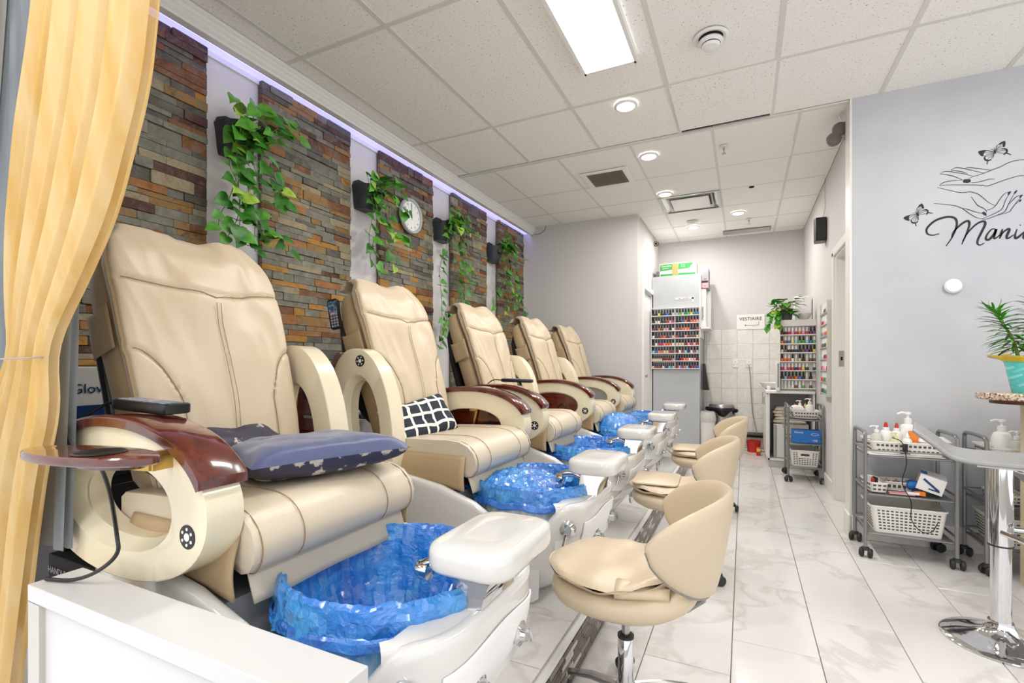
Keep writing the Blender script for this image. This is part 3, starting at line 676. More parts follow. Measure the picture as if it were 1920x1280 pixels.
def make_base(root):
    N=96; mb=MB(); rings=[]
    lv=[0,.04,.1,.2,.32,.45,.6,.75,.88,.96,1]
    top=[]
    base=hull_outline(.16,N)
    for q in lv:
        ring=[]
        for k in range(N):
            # rim height depends on where the outline is at the top
            xt,yt=hull_outline(.5,N)[k] if k not in _c else _c[k]; _c[k]=(xt,yt)
            h=rimh(xt,yt); z=.16+(h-.16)*q
            o=_o(round(z,3),N)[k]; ring.append((o[0],o[1],z))
        rings.append(ring)
    # rounded lip and inner wall
    def inset(p,d,dz):
        x,y,z=p; cx=-1.15; vx,vy=(cx-x)*.5,-y; l=math.hypot(vx,vy) or 1; return (x+vx/l*d,y+vy/l*d,z+dz)
    R=rings[-1]
    rings.append([inset(p,.010,.009) for p in R]); rings.append([inset(p,.026,.010) for p in R]); rings.append([inset(p,.040,-.002) for p in R]); rings.append([inset(p,.052,-.05) for p in R]); rings.append([inset(p,.09,-.30+max(0,.46-p[2])*.5) if p[0]<-.70 else inset(p,.10,-.05) for p in R])
    b=mb.loft(rings,caps=True).build('tub_shell','acrylic',root,ORG,smooth=60)
    # console deck between lip and bowl
    d=MB(); hp=[p for p in hull_outline(.5,128) if p[0]>-.685]; hp.sort(key=lambda p:p[1]); rings=[]
    cxx=-.63
    for ins,z in ((.012,.40),(.006,.50),(.004,.56),(.004,.578),(.010,.589),(.022,.594)):
        fr=[(p[0]-ins,p[1]*(1-ins/.34),z) for p in hp]; 
        bk=[(-.695+ins*.6,q,z) for q in [.25-.50*i/12 for i in range(13)]]
        rings.append(fr+bk)
    d.loft(rings).build('console','acrylic',root,ORG,smooth=55)
    hp=[p for p in hull_outline(.5,128) if p[0]<-1.14]; hp.sort(key=lambda p:math.atan2(p[1],p[0]+1.14) if p[1]>0 else math.atan2(p[1],p[0]+1.14)+2*PI)
    MB().loft([[(p[0]+.02,p[1]*.93,z) for p in hp] for z in (.40,.572)]).build('rear_deck','acrylic',root,ORG,smooth=55)
    # front control panel
    def panel(u,v):
        y=-.215+.43*u; z=.34+.19*v+.012*cos(PI*(u-.5)*1.6); xo=_front(y,z); return (xo+.0045,y,z)
    p=MB().grid(16,8,panel).build('control_panel','white',root,ORG,solid=.006,bevel=.002)
    for y,z in ((-.10,.44),(.10,.46)):
        k=MB(); x=_front(y,z)+.007; k.lathe([(0,0),(.030,0),(.030,.006),(.020,.010),(.016,.022),(0,.024)],20,(x,y,z),'X'); k.box((x+.028,y,z),(.012,.008,.034),rx=.5); k.build('dial','chrome',p,ORG)
    g=MB(); x=_front(0,.33)+.004; g.lathe([(0,0),(.05,0),(.052,.012),(.035,.022),(0,.026)],24,(x,0,.315),'X'); o=g.build('drain_cap','chrome',root,ORG); 
    # tap knob on each side of the console
    for sg in (-1,):
        k=MB(); k.lathe([(0,0),(.033,0),(.034,.010),(.028,.018),(.024,.030),(0,.033)],24,(-.635,0,.505),'Y')
        k.v=[(x,sg*(.268+y),z) for x,y,z in k.v]; k.tube([(-.635,sg*.295,.49),(-.645,sg*.302,.44)],[.006,.0045],8); k.build('tap_knob','chrome',root,ORG)
    # chrome pillar and foot rest
    pl=MB(); rings=[]
    for q in range(9):
        t=q/8; z=.592+.105*t; xf=-.572+.05*t**2.2+.0; xb=-.655+.01*t; hw=.085-.02*t
        rings.append([(xb,-hw,z),(xf,-hw,z),(xf,hw,z),(xb,hw,z)])
    pl.loft(rings).build('pillar','chrome',root,ORG,smooth=30)
    f=MB(); rings=[]
    for sc,z in [(.86,.688),(.95,.690),(.99,.698),(1,.71),(1,.728),(.985,.738),(.94,.745),(.85,.749),(.4,.746)]:
        rings.append([(-.585+x*1.0-.02*(.745-z)*0,y,z-.02*((x+.1)/.2)*0) for x,y in [(a*sc,b*sc) for a,b in rrect(.205,.31,.055,5)]])
    f.loft(rings).build('foot_rest','acrylic',root,ORG,smooth=50)
    t=MB(); t.tube(crom([(-.63,-.03,.64),(-.68,-.045,.668),(-.72,-.05,.668),(-.75,-.052,.655)],5),.014,12); t.lathe([(.012,0),(.021,.004),(.024,.02),(.022,.035),(.0,.04)],16,(-.765,-.052,.645),'X'); t.build('spout','chrome',root,ORG)
    return b
_c={}; _oc={}
def _o(z,N):
    if (z,N) not in _oc: _oc[(z,N)]=hull_outline(z,N)
    return _oc[(z,N)]
def _front(y,z):
    fx,rx,hw,e=interp([(.16,-.80,-1.62,.20,.75),(.20,-.745,-1.68,.235,.7),(.28,-.665,-1.74,.28,.62),(.38,-.60,-1.78,.315,.55),(.46,-.57,-1.80,.332,.5),(.55,-.56,-1.80,.34,.48),(.70,-.57,-1.80,.34,.48)],z)
    s=min(.999,abs(y)/hw); a=math.asin(s**(1/e)) ; return (fx+rx)/2+(fx-rx)/2*abs(cos(a))**e
BX,BR=-.885,.262
def make_bowl(root,m,skirt,seed,mound=0):
    """glass bowl and the blue disposable liner draped over its rim"""
    g=MB(); g.lathe([(.10,.27),(.17,.28),(.215,.31),(.243,.36),(.255,.45),(.258,.60),(.250,.60),(.245,.44),(.20,.32),(0,.30)],48,(BX,0,0)); bw=g.build('glass_bowl',m,root,ORG)
    mb=MB(); N=130; rings=[]; rj=random.Random(int(seed*10)+3)
    prof=[(1.075,skirt,3),(1.085,skirt+.012,2.5),(1.07,.575,1.4),(1.065,.605,1.0),(1.04,.628,.8),(1.0,.637,.7),(.965,.625,.7),(.93,.59,1),(.90,.54,1.4),(.85,.48,1.8),(.72,.42,2),(.5,.40,1.2),(.2,.395,.5)]
    prof=[interp([(i_,)+p_ for i_,p_ in enumerate(prof)],j_/2) for j_ in range(25)]
    for q,(r,z,am) in enumerate(prof):
        ring=[]
        for k in range(N):
            a=2*PI*k/N; f=noise.noise(Vector((cos(a)*7+seed,sin(a)*7,z*14)))*.010+noise.noise(Vector((cos(a)*22+seed,sin(a)*22,z*30)))*.004
            zz=z+am*.35*noise.noise(Vector((cos(a)*3,sin(a)*3+seed,q*.4)))*(.016 if q<3 else .010)+ (am*.003*noise.noise(Vector((cos(a)*17,sin(a)*17+seed,q))))
            rr=BR*r+am*f*.6
            rr+=rj.uniform(-.0035,.0035); zz+=rj.uniform(-.003,.003)
            if mound and q>12: zz+=mound*(1-r)*.9
            ring.append((BX+rr*cos(a)*1.02,rr*sin(a),zz))
        rings.append(ring)
    mb.loft(rings,caps=False); li=mb.build('liner','liner',root,ORG,smooth=12)
    bd=MB(); rings=[]
    for q,(r,z) in enumerate([(1.085,skirt-.004),(1.105,skirt+.004),(1.10,skirt+.022),(1.08,skirt+.028)]):
        rings.append([(BX+(BR*r+.006*noise.noise(Vector((cos(2*PI*k/90)*9+seed,sin(2*PI*k/90)*9,q*.5))))*cos(2*PI*k/90)*1.02,(BR*r+.006*noise.noise(Vector((cos(2*PI*k/90)*9+seed,sin(2*PI*k/90)*9,q*.5))))*sin(2*PI*k/90),z+.012*noise.noise(Vector((cos(2*PI*k/90)*3,sin(2*PI*k/90)*3+seed,0)))) for k in range(90)])
    bd.loft(rings,caps=False).build('elastic_hem','liner_deep',li,ORG,smooth=20)
    if mound:
        m2=MB().grid(44,44,lambda u,v:(BX-.06+(.19*(2*u-1)),(.20*(2*v-1))-.03,.60+mound*max(0,1-((2*u-1)**2+(2*v-1)**2))**.5*1.0+.014*noise.noise(Vector((u*12,v*12,seed)))+rj.uniform(-.0025,.0025)))
        m2.build('liner_bulge','liner',li,ORG,smooth=12)
# --- arms: built lying forwards; pivot at the rear, ring centre at (0,0)
def egg(a,rx,rz,ox=0,oz=0,e=.92):
    c,s=sup(a,e); return (ox+c*rx,oz+s*rz)
def make_arm(root,side,up,fill,name='armrest',dx=0):
    """side -1 near, +1 far ; up = swung up ; fill: 'tray','empty','disc','bracket'"""
    T=.088; yo=side*T/2
    mb=MB(); N=64; rings=[]
    for k in range(N):
        a=2*PI*k/N; ox,oz=egg(a,.350,.180,0,-.003); ix,iz=egg(a,.198,.086,.005,-.008)
        mx,mz=egg(a,.225,.108,.005,-.008)
        yo_=side*T/2; yi_=-side*T/2
        def L(t): return (ox+(ix-ox)*t,oz+(iz-oz)*t)
        o1=L(.035); 
        rings.append([(ox,yi_*.95,oz),(ox,yo_*.95,oz),(o1[0],yo_,o1[1]),(mx,yo_,mz),(mx*.985,yo_*.94,mz*.985),(ix*1.03,yo_*.25,iz*1.03),(ix,yo_*.20,iz),(ix,yi_*.9,iz),(L(.95)[0],yi_,L(.95)[1]),(o1[0],yi_,o1[1])])
    arm=mb.loft(rings,closed=True,caps=False).build(name,'cream',root,smooth=32)
    w=MB(); rings=[]; K=30
    for k in range(K+1):
        a=math.radians(18+146*k/K); ox,oz=egg(a,.350,.180,0,-.003); ux,uz=egg(a,.378,.206,-.002,-.003); wd=T/2+.012
        if k in (0,K): ux,uz=(ux+ox)/2,(uz+oz)/2
        mx,mz=ux+(ox-ux)*.25,uz+(oz-uz)*.25
        rings.append([(ox,-wd,oz),(mx,-wd,mz),(ux,-wd*.8,uz),(ux,wd*.8,uz),(mx,wd,mz),(ox,wd,oz)])
    w.loft(rings).build('wood_cap','wood',arm,smooth=35)
    r=MB(); r.lathe([(0,0),(.026,0),(.026,.004),(0,.004)],24,(.288,0,-.045),'Y'); r.v=[(x,side*(T/2+y-.002),z) for x,y,z in r.v]; ro=r.build('roundel','black',arm)
    r=MB(); 
    for k in range(6): r.lathe([(0,0),(.0035,0),(.0035,.002),(0,.002)],8,(.288+.017*cos(k*PI/3+.5),0,-.045+.017*sin(k*PI/3+.5)),'Y')
    r.lathe([(0,0),(.009,0),(.009,.002),(0,.002)],14,(.288,0,-.045),'Y'); r.v=[(x,side*(T/2+.001+y),z) for x,y,z in r.v]; r.build('rivets','white',arm)
    if fill in('tray','disc'):
        d=MB(); d.lathe([(0,0),(.22,0),(.223,.006),(.215,.012),(0,.012)],48,(0,0,0),'Y'); d.v=[(x,side*(.016+y),-.012+z*.50) for x,y,z in d.v]; d=d.build('tray','wood' if fill=='tray' else 'smoke',arm)
        if fill=='tray':
            c=MB(); c.lathe([(.036,0),(.040,.003),(.036,.006),(.034,.006),(.033,-.01),(0,-.01)],28,(.09,0,-.035),'Y',cap=False); c.v=[(x,side*(.028+y),z) for x,y,z in c.v]; c.build('cup_holder','black',arm)
    if fill=='bracket':
        d=MB(); d.lathe([(0,0),(.22,0),(.223,.006),(.215,.012),(0,.012)],48,(0,0,0),'Y'); d.v=[(x,side*(.03+y),-.012+z*.50) for x,y,z in d.v]; d=d.build('tray','wood',arm)
        c=MB(); c.lathe([(.034,0),(.040,-.004),(0,-.004)],24,(.10,0,-.03),'Y'); c.v=[(x,side*(.028+y),z) for x,y,z in c.v]; c.build('cup_holder','black',arm)
        c=MB(); y=side*.018; c.box((0,y,.075),(.05,.008,.03)).box((.01,y,.02),(.012,.008,.09),ry=.25).box((0,y,-.03),(.03,.01,.03)).box((.018,y-.004*side,-.045),(.018,.012,.04)); c.build('bracket','brass',arm)
    A=.36
    if up: arm.location=(-1.585+dx-OX,side*.335,.865-PZ); arm.rotation_euler=(0,-PI/2-math.radians(8),0)
    else: arm.location=(-1.415+dx-OX,side*.335,.815-PZ)
    return arm
ARMS=[('empty',0,'empty',1),('empty',1,'bracket',0),('tray',0,'empty',1),('tray',0,'empty',1),('disc',0,'disc',0)]
CH_Y=[1.02,2.06,3.10,4.14,5.19]; CH_DX=[.05,.02,-.02,-.02,-.05]
CL=['nearest, holding navy cushions','second from curtain, near armrest swung up','middle one of five','fourth, with mounded blue liner','farthest, beside the back wall']
chairs=[]
root=thing('pedicure_chair',(0,0,0),'x','spa chair')
make_back(root); make_seat(root); make_base(root)
proto_kids=kids(root)
for p in proto_kids: CH[p.name]=kids(p)
for i,(y,dx) in enumerate(zip(CH_Y,CH_DX)):
    if i==0: r=root
    else:
        r=root.copy(); COL.objects.link(r)
        for p in proto_kids:
            c=p.copy(); COL.objects.link(c); c.parent=r
            for g in CH[p.name]: d=g.copy(); COL.objects.link(d); d.parent=c
    chairs.append(r)
for i,r in enumerate(chairs):
    r.location=(OX+CH_DX[i],CH_Y[i],PZ)
    tag(r,'cream leather pedicure chair with white foot tub, '+CL[i],'spa chair','pedicure chairs')
    nf,nu,ff,fu=ARMS[i]
    make_arm(r,-1,nu,nf); make_arm(r,1,fu,ff)
    make_bowl(r,'bowl_blue' if i==0 else 'bowl_grey',[.545,.55,.555,.56,.56][i],i*3.3,[0,.05,0,.13,.03][i])

# ================================================================= CLOTH, PILLOWS, REMOTES
def curtain(name,tab,Y,m,label,tie=None,folds=9,amp=.05,seed=0,nz=90,nu=90,second=.35):
    """tab rows (z, xl, xr) from top to bottom"""
    tab=sorted([(z,a,b) for z,a,b in tab]); z0,z1=tab[0][0],tab[-1][0]
    r=thing(name,((tab[0][1]+tab[0][2])/2,Y,z0),label,'curtain'); org=tuple(r.location)
    wmax=max(b-a for z,a,b in tab)
    def sm(z):
        # smoothed table lookup
        t=[interp(tab,z+d) for d in (-.05,-.025,0,.025,.05)]; return [sum(q[i] for q in t)/5 for i in (0,1)]
    def layer(k,ph,dy):
        def f(u,v):
            z=z0+(z1-z0)*v; a,b=sm(z); w=b-a; q=w/wmax
            y=Y+dy+(amp*(.35+.65*q))*(.6*sin(2*PI*folds*u*.5+ph+1.2*sin(2.0*v+ph))+.4*sin(2*PI*folds*u+ph*2))*(.25+.75*q)
            y+=-.6*(w*.25)*math.sin(PI*u)*(1-q)*.9
            x=a+w*(u+.012*sin(2*PI*folds*u+ph)); return (x,y,z)
        MB().grid(nu,nz,f).build('panel_layer' if k else 'front_layer',m,r,org,smooth=80)
    layer(0,seed,0); layer(1,seed+2.1,.02)
    if tie:
        z,w=tie; a,b=sm(z); pts=[((a+b)/2+(b-a)/2*.93*cos(t*2*PI/28),Y-.006+.034*sin(t*2*PI/28),z-.006*cos(t*2*PI/28)*0+.004*sin(t*2*PI/28)) for t in range(28)]
        MB().tube(pts,.0022,6,True).build('tie_band','silver',r,org)
    return r
curtain('gold_curtain',[(2.86,-1.4,-0.95),(2.4,-1.44,-0.98),(1.952,-1.51,-1.046),(1.829,-1.551,-1.067),(1.706,-1.6,-1.094),(1.46,-1.648,-1.209),(1.3,-1.648,-1.339),(1.202,-1.633,-1.434),(1.157,-1.622,-1.452),(1.115,-1.676,-1.445),(1.035,-1.753,-1.441),(0.894,-1.849,-1.504),(0.722,-1.915,-1.551),(0.266,-2.022,-1.655),(0.02,-2.117,-1.748)],.545,'gold','sheer gold curtain tied with a thin band at the left front',(1.157,0),folds=8,amp=.028)
curtain('grey_curtain',[(2.86,-2.1,-1.45),(2.0,-2.1,-1.46),(1.2,-2.1,-1.482),(.68,-2.1,-1.52)],.605,'grey_cloth','dark grey sheer curtain hanging behind the gold curtain',folds=11,amp=.010,seed=1)
curtain('pale_curtain',[(2.86,-2.4,-1.75),(2.14,-2.4,-1.79),(1.52,-2.45,-1.88),(1.12,-2.5,-2.0),(.70,-2.55,-2.1)],.57,'pale_cloth','pale grey sheer curtain at the far left edge',folds=9,amp=.02,seed=2)
r=thing('curtain_rail',(-1.6,.62,2.86),'white curtain rail under the ceiling above the curtains','rail'); 
m_=MB(); m_.tube([(-1.05,0,0),(.95,0,0)],.012,10); m_.build('rod','white',r); m_=MB(); 
for x in (-.95,0,.85): m_.box((x,0,.012),(.03,.26,.018))
m_.build('rail_bracket','white',r)
r=thing('tieback_hook',(-1.69,.62,1.20),'white plastic curtain hook behind the gold tie','hook')
MB().lathe([(0,0),(.022,0),(.024,.012),(.015,.022),(0,.024)],20,(0,0,0),'X').build('hook_plate','white',r)

def pillow(name,loc,sz,mats,label,rz=0,rx=0,ry=0,group=None,seed=0,fold=0,piping=None,sag=0,two=None):
    r=bpy.data.objects.new(name,None)
    mb=MB(); n=28
    def f(sg):
        def g(u,v):
            a,b=2*u-1,2*v-1; t=max(0,(1-a**4)*(1-b**4))**.45; pin=1-.06*(1-abs(a))*abs(b)**3-.0
            x=a*sz[0]/2*(1-.08*(1-a*a)*0-.07*b*b*(1-abs(a)**.5*0)*0)*(1-.05*(1-b*b)*0); y=b*sz[1]/2
            x*=1-.07*(1-b*b)*abs(a)**6; y*=1-.07*(1-a*a)*abs(b)**6
            w=noise.noise(Vector((a*2.2+seed,b*2.2,sg)))*.25+noise.noise(Vector((a*6+seed,b*6,sg+3)))*.08
            return (x,y,sg*sz[2]/2*t*(1+w)+fold*a*a+sag*(1-a*a)*(1-b*b))
        return g
    mb.grid(n,n,f(1)); o1=mb
    if two: mb.mi=1
    mb.grid(n,n,f(-1)); 
    o=mb.build(name,mats,None,smooth=80); o.location=loc; o.rotation_euler=(rx,ry,rz); bpy.data.objects.remove(r)
    tag(o,label,'pillow',group)
    return o
p=pillow('pillow',(-1.21,1.09,.868),(.47,.40,.11),['navy','brocade'],'navy satin pillow lying flat on the nearest chair seat',rz=1.25,rx=-.06,two=1,ry=0.0)
pillow('pillow',(-1.40,.95,.868),(.26,.46,.11),['brocade'],'navy pillow with silver leaf motifs tucked behind the flat one',rz=.12,ry=.45)
pillow('pillow',(-1.43,1.95,.868),(.21,.42,.10),['plaid'],'navy and white lattice pillow on the second chair',rz=0.10,ry=1.0,rx=.30)
pillow('pillow',(-1.44,5.19,.90),(.22,.42,.10),['plaid'],'navy and white lattice pillow on the farthest chair',ry=1.1)

def remote(loc,rot,label,l=.17,w=.062,th=.022,face='steel'):
    r=thing('remote_control',loc,label,'remote'); r.rotation_euler=rot if not isinstance(rot,Matrix) else rot.to_euler()
    b=MB(); b.loft([[(x*s,y*s,z) for x,y in rrect(l,w,.012,3)] for s,z in ((.94,-th/2),(1,-th/2+.003),(1,th/2-.003),(.96,th/2))]); b.build('casing','black',r,smooth=50)
    MB().box((l*.22,0,th/2+.0005),(l*.40,w*.76,.0015)).build('display','screen',r)
    k=MB(); 
    for i in range(5):
        for j in range(3): k.box((-l*.40+i*l*.095,(j-1)*w*.25,th/2+.001),(l*.07,w*.17,.003))
    k.build('keypad','boxgrey',r,bevel=.0006); MB().box((l*.015,w*.08,th/2+.001),(l*.05,w*.4,.003)).build('stop_key','pink',r)
    return r
def rotm(x,z):
    x=Vector(x).normalized(); y=Vector(z).cross(x).normalized(); z=x.cross(y); return Matrix((x,y,z)).transposed()
def cable(pts,label,rad=.0035,m='black',name='cable',cat='cable'):
    a=pts[0]; return tag(MB().tube(crom(pts,8),rad,8).build(name,m,None),label,cat)
remote((-1.37,.725,1.034),(0,.05,.10),'black massage remote with grey keys lying on nearest armrest',.20,.072,.026)
cable([(-1.47,.715,1.045),(-1.53,.69,1.03),(-1.56,.63,.97),(-1.45,.60,.93),(-1.36,.60,.925),(-1.30,.60,.86),(-1.235,.585,.77),(-1.225,.58,.73),(-1.27,.565,.69),(-1.34,.55,.664),(-1.405,.53,.662)],'black remote cable looping from nearest armrest onto the white slab',.0042)
remote((-1.80,1.765,1.385),rotm((-.22,.02,.975),(.25,-.95,0)),'black remote with blue display sticking out of second chair side pocket',.15,.055,.02)
remote((-1.30,2.80,1.038),(.0,.03,.20),'flat black remote on the armrest of the middle chair',.20,.07,.02)
cable([(-1.40,2.79,1.04),(-1.46,2.78,1.04),(-1.52,2.80,1.01)],'short black cable of the remote on the middle chair')
remote((-1.70,5.40,1.30),rotm((.18,.02,-.98),(.85,-.5,.1)),'black handset dangling beside the farthest chair headrest',.11,.04,.02)
cable([(-1.85,5.33,1.585),(-1.78,5.38,1.52),(-1.745,5.40,1.42),(-1.74,5.40,1.345)],'black cable hanging the farthest chair handset',.003)
# swung-out trays: nearest chair (flat) and second chair (upright)
r=thing('side_tray',(-1.20,.52,.955),'glossy mahogany oval tray swung out flat from nearest armrest','tray',rz=.145)
d=MB(); d.loft([[(.178*s*cos(2*PI*k/48),.062*s*sin(2*PI*k/48),z) for k in range(48)] for s,z in ((.97,-.009),(1,-.006),(1,.006),(.97,.009),(.3,.009))]); t=d.build('tray_top','wood',r)
d=MB(); d.lathe([(.036,.010),(.041,.0125),(.045,.010),(.040,.009),(.034,.010),(.033,.0095),(0,.0095)],30,(.04,-.005,0),cap=False); d.build('cup_rim','black',t)
MB().loft([[(.06+.09*s*cos(2*PI*k/32),.04*s*sin(2*PI*k/32),z) for k in range(32)] for s,z in ((.95,-.017),(1,-.009))]).build('underside_pad','wood',r)
b=MB(); b.box((.03,.07,-.03),(.10,.016,.02)).box((.08,.09,-.02),(.016,.05,.04)); b.build('hinge_arm','brass',r)
r=thing('side_tray',(-1.80,1.62,.93),'upright mahogany oval tray hinged open beside second chair ring','tray')
d=MB(); d.lathe([(0,0),(.20,0),(.203,.006),(.195,.012),(0,.012)],48,(0,0,0),'Y'); d.v=[(x*.44,y,z*.95) for x,y,z in d.v]; t=d.build('tray_top','wood',r)
d=MB(); d.lathe([(.036,0),(.041,-.003),(.034,-.004),(0,-.002)],28,(-.012,-.001,.085),'Y'); d.build('cup_holder','black',t)
b=MB(); b.box((.02,-.012,-.03),(.10,.008,.014)).box((.075,-.012,-.03),(.03,.010,.11)).box((.115,-.012,-.03),(.07,.010,.035)).box((.10,-.014,.0),(.05,.008,.02)).box((.10,-.014,-.06),(.05,.008,.02)); b.build('hinge','steel',r,bevel=.002)
r=thing('power_block',(-1.72,1.90,.95),'grey power switch block with a red lit rocker behind second chair ring','switch')
MB().box((0,0,0),(.05,.04,.16)).build('housing','socket',r,bevel=.004); MB().box((0,-.022,.035),(.022,.006,.03)).build('rocker','redlight',r); MB().box((-.0,-.021,-.03),(.03,.006,.05)).build('socket_face','rubber',r)
# side table behind, glove carton
r=thing('glove_carton',(-2.28,.99,.75),'white and blue glove carton standing behind the nearest chair','box')
MB().box((0,0,.19),(.20,.30,.38)).build('carton','paper',r,bevel=.003)
MB().box((0.0,-.151,.12),(.19,.003,.24)).box((.101,0,.12),(.003,.29,.24)).build('blue_panel','navybox',r)
text('Med',.10,'paper',parent=r,loc=(.104,-.02,.16),rot=(PI/2,0,PI/2)); text('Gloves',.05,'navybox',parent=r,loc=(.103,-.03,.30),rot=(PI/2,0,PI/2))
text('Med',.085,'paper',parent=r,loc=(-.0,-.1535,.15)); text('Gloves',.045,'navybox',parent=r,loc=(0,-.153,.285))
r=thing('storage_cabinet',(-2.29,1.05,PZ),'low black cabinet carrying the glove carton behind nearest chair','cabinet')
MB().box((0,0,.285),(.38,.42,.57)).build('body','black',r,bevel=.004); MB().box((.0,0,.58),(.40,.44,.02)).build('top','blackshell',r)
MB().box((.195,0,.30),(.012,.38,.48)).build('door','blackshell',r,bevel=.003)
r=thing('shade_painted_carton',(-1.98,.93,PZ),'printed carton painted in dark shade on the platform behind the nearest armrest','box')
MB().box((0,0,.17),(.30,.24,.34)).build('carton','dark',r,bevel=.003); MB().box((0,-.121,.235),(.30,.003,.02)).build('tape','brownedge',r)  # near-black colour paints in the shadow behind the chair
text('HANDLE WITH CARE',.03,'boxgrey',parent=r,loc=(0,-.1235,.29))
r=thing('side_shelf',(-2.30,2.72,PZ),'black glossy side shelf between the second and third chairs','shelf')
MB().box((0,0,.62),(.45,.30,.03)).build('top','black',r,bevel=.006); MB().box((0,0,.30),(.05,.05,.61)).build('leg','blackshell',r); MB().box((0,0,.01),(.35,.25,.02)).build('foot','blackshell',r)

# ---------------------------------------------------------------- clock and planters
r=thing('wall_clock',(-2.515,3.29,2.375),'round wall clock with silver rim showing ten o\'clock','clock')
c=MB(); c.lathe([(.118,0),(.142,0),(.146,.012),(.140,.028),(.128,.030),(.120,.020)],48,(0,0,0),'X',cap=False); c.build('rim','clockrim',r); c=MB(); c.lathe([(0,0),(.124,0),(.124,.016),(0,.016)],40,(0,0,0),'X'); fa=c.build('face','clockface',r)
for k in range(1,13):
    a=k*PI/6; text(str(k),.026,'ink','numeral',fa,loc=(.017,.098*sin(a),.098*cos(a)),rot=(PI/2,0,PI/2))
c=MB(); 
for a,l,w in ((-PI/3,.066,.0045),(0.0,.10,.0035)): c.box((.020,sin(a)*l*.42,cos(a)*l*.42),(.002,w,l),rx=-a)
c.build('hands','ink',r); 
def heart(seed):
    """heart-shaped pothos leaf, base at origin, tip along +Y, folded along the midrib"""
    out=[(0,.0),(.16,-.10),(.36,-.06),(.47,.14),(.44,.38),(.30,.62),(.13,.84),(0,1.0)]
    mb=MB(); k=seed*.1
    mid=[(0,y*1.0,-.10*y*y-.0+.03) for y in (0,.14,.38,.62,.84,1)]
    vs=[(0,0,0),(0,.25,.0),(0,.5,-.02),(0,.75,-.08),(0,1,-.18-k)]
    L=[(.16,-.10,.03),(.38,-.05,.07),(.48,.16,.09),(.45,.38,.06),(.31,.62,.0),(.14,.84,-.08)]
    n=len(vs); vs=vs+[(x,y,z) for x,y,z in L]+[(-x,y,z-.02*k) for x,y,z in L]
    f=[(0,5,6,1),(1,6,7,2),(2,7,8),(2,8,9,3),(3,9,10,4)] ; g=[(0,1,12,11),(1,2,13,12),(2,14,13),(2,3,15,14),(3,4,16,15)]
    mb.add(vs,f+g); return mb
LM=['leaf_dark','leaf_mid','leaf_lime']; LV=[[heart(s).build('leaf',m,smooth=60,data_only=True) for s in (0,1)] for m in LM]
def leaf(parent,p,d,up,size,w=(6,4,1),kind=None,name='leaf'):
    d=Vector(d).normalized(); up=Vector(up); x=d.cross(up); x=x.normalized() if x.length>1e-4 else d.orthogonal().normalized(); z=x.cross(d)
    me=kind or rnd.choice(LV[rnd.choices((0,1,2),w)[0]])
    o=bpy.data.objects.new(name,me); COL.objects.link(o); o.parent=parent
    R=Matrix((x,d,z)).transposed(); o.matrix_basis=Matrix.Translation(p)@R.to_4x4()@Matrix.Scale(size,4); return o
VINES= [[[(1.68,2.241),(1.656,2.121),(1.642,2.005),(1.608,1.913),(1.566,1.82)],[(1.772,2.248),(1.782,2.077),(1.788,1.905),(1.804,1.763)],[(1.821,2.296),(1.888,2.171),(1.958,2.103),(2.013,2.026)],[(1.636,2.196),(1.665,2.068),(1.695,1.937),(1.636,1.783)],[(1.788,1.905),(1.922,1.849),(1.994,1.772)],[(1.695,2.359),(1.68,2.451),(1.665,2.542)],[(1.741,2.379),(1.756,2.486),(1.804,2.552)],[(1.788,2.37),(1.922,2.487),(2.031,2.582)],[(1.854,2.368),(1.958,2.457),(2.069,2.472)],[(1.695,1.937),(1.665,1.817),(1.756,1.782),(1.888,1.871)]],[[(2.662,2.397),(2.69,2.501),(2.774,2.453)],[(2.717,2.3),(2.745,2.116),(2.717,1.918),(2.802,1.817)],[(2.802,2.326),(2.891,2.193),(2.922,1.999),(2.953,1.884)],[(2.861,2.383),(3.049,2.317),(3.116,2.378)],[(2.69,2.254),(2.662,2.058),(2.717,1.956)],[(2.774,2.395),(2.953,2.534),(3.082,2.452)],[(2.832,2.138),(3.017,2.122),(3.116,2.082)]],[[(3.692,2.401),(3.736,2.582)],[(3.736,2.461),(3.873,2.598)],[(3.649,2.248),(3.59,1.999),(3.623,1.722),(3.565,1.528),(3.54,1.387)],[(3.781,2.278),(3.969,2.068),(3.92,1.758),(3.781,1.546),(3.606,1.414)],[(3.873,2.399),(4.119,2.435),(4.279,2.447)],[(3.92,2.31),(4.068,2.19),(4.119,1.887)],[(3.873,2.449),(4.018,2.589),(4.068,2.448)],[(3.92,1.758),(3.692,1.587),(3.606,1.296)]],[[(4.888,2.504),(4.916,2.63)],[(4.888,2.415),(4.957,2.127),(4.888,1.817),(4.821,1.691)],[(5.027,2.505),(5.248,2.49),(5.404,2.394)],[(5.056,2.388),(5.173,2.099),(5.099,1.778)],[(4.957,2.248),(4.629,1.845),(4.567,1.752)],[(4.957,2.006),(5.248,1.92),(5.404,1.745)]]]
PY=[1.77,2.79,3.80,4.82]
PLAB=['nearest the gold curtain, trailing in long vines','between the second and third slate panels','with the longest vines, right of the clock','farthest, beside the back corner']
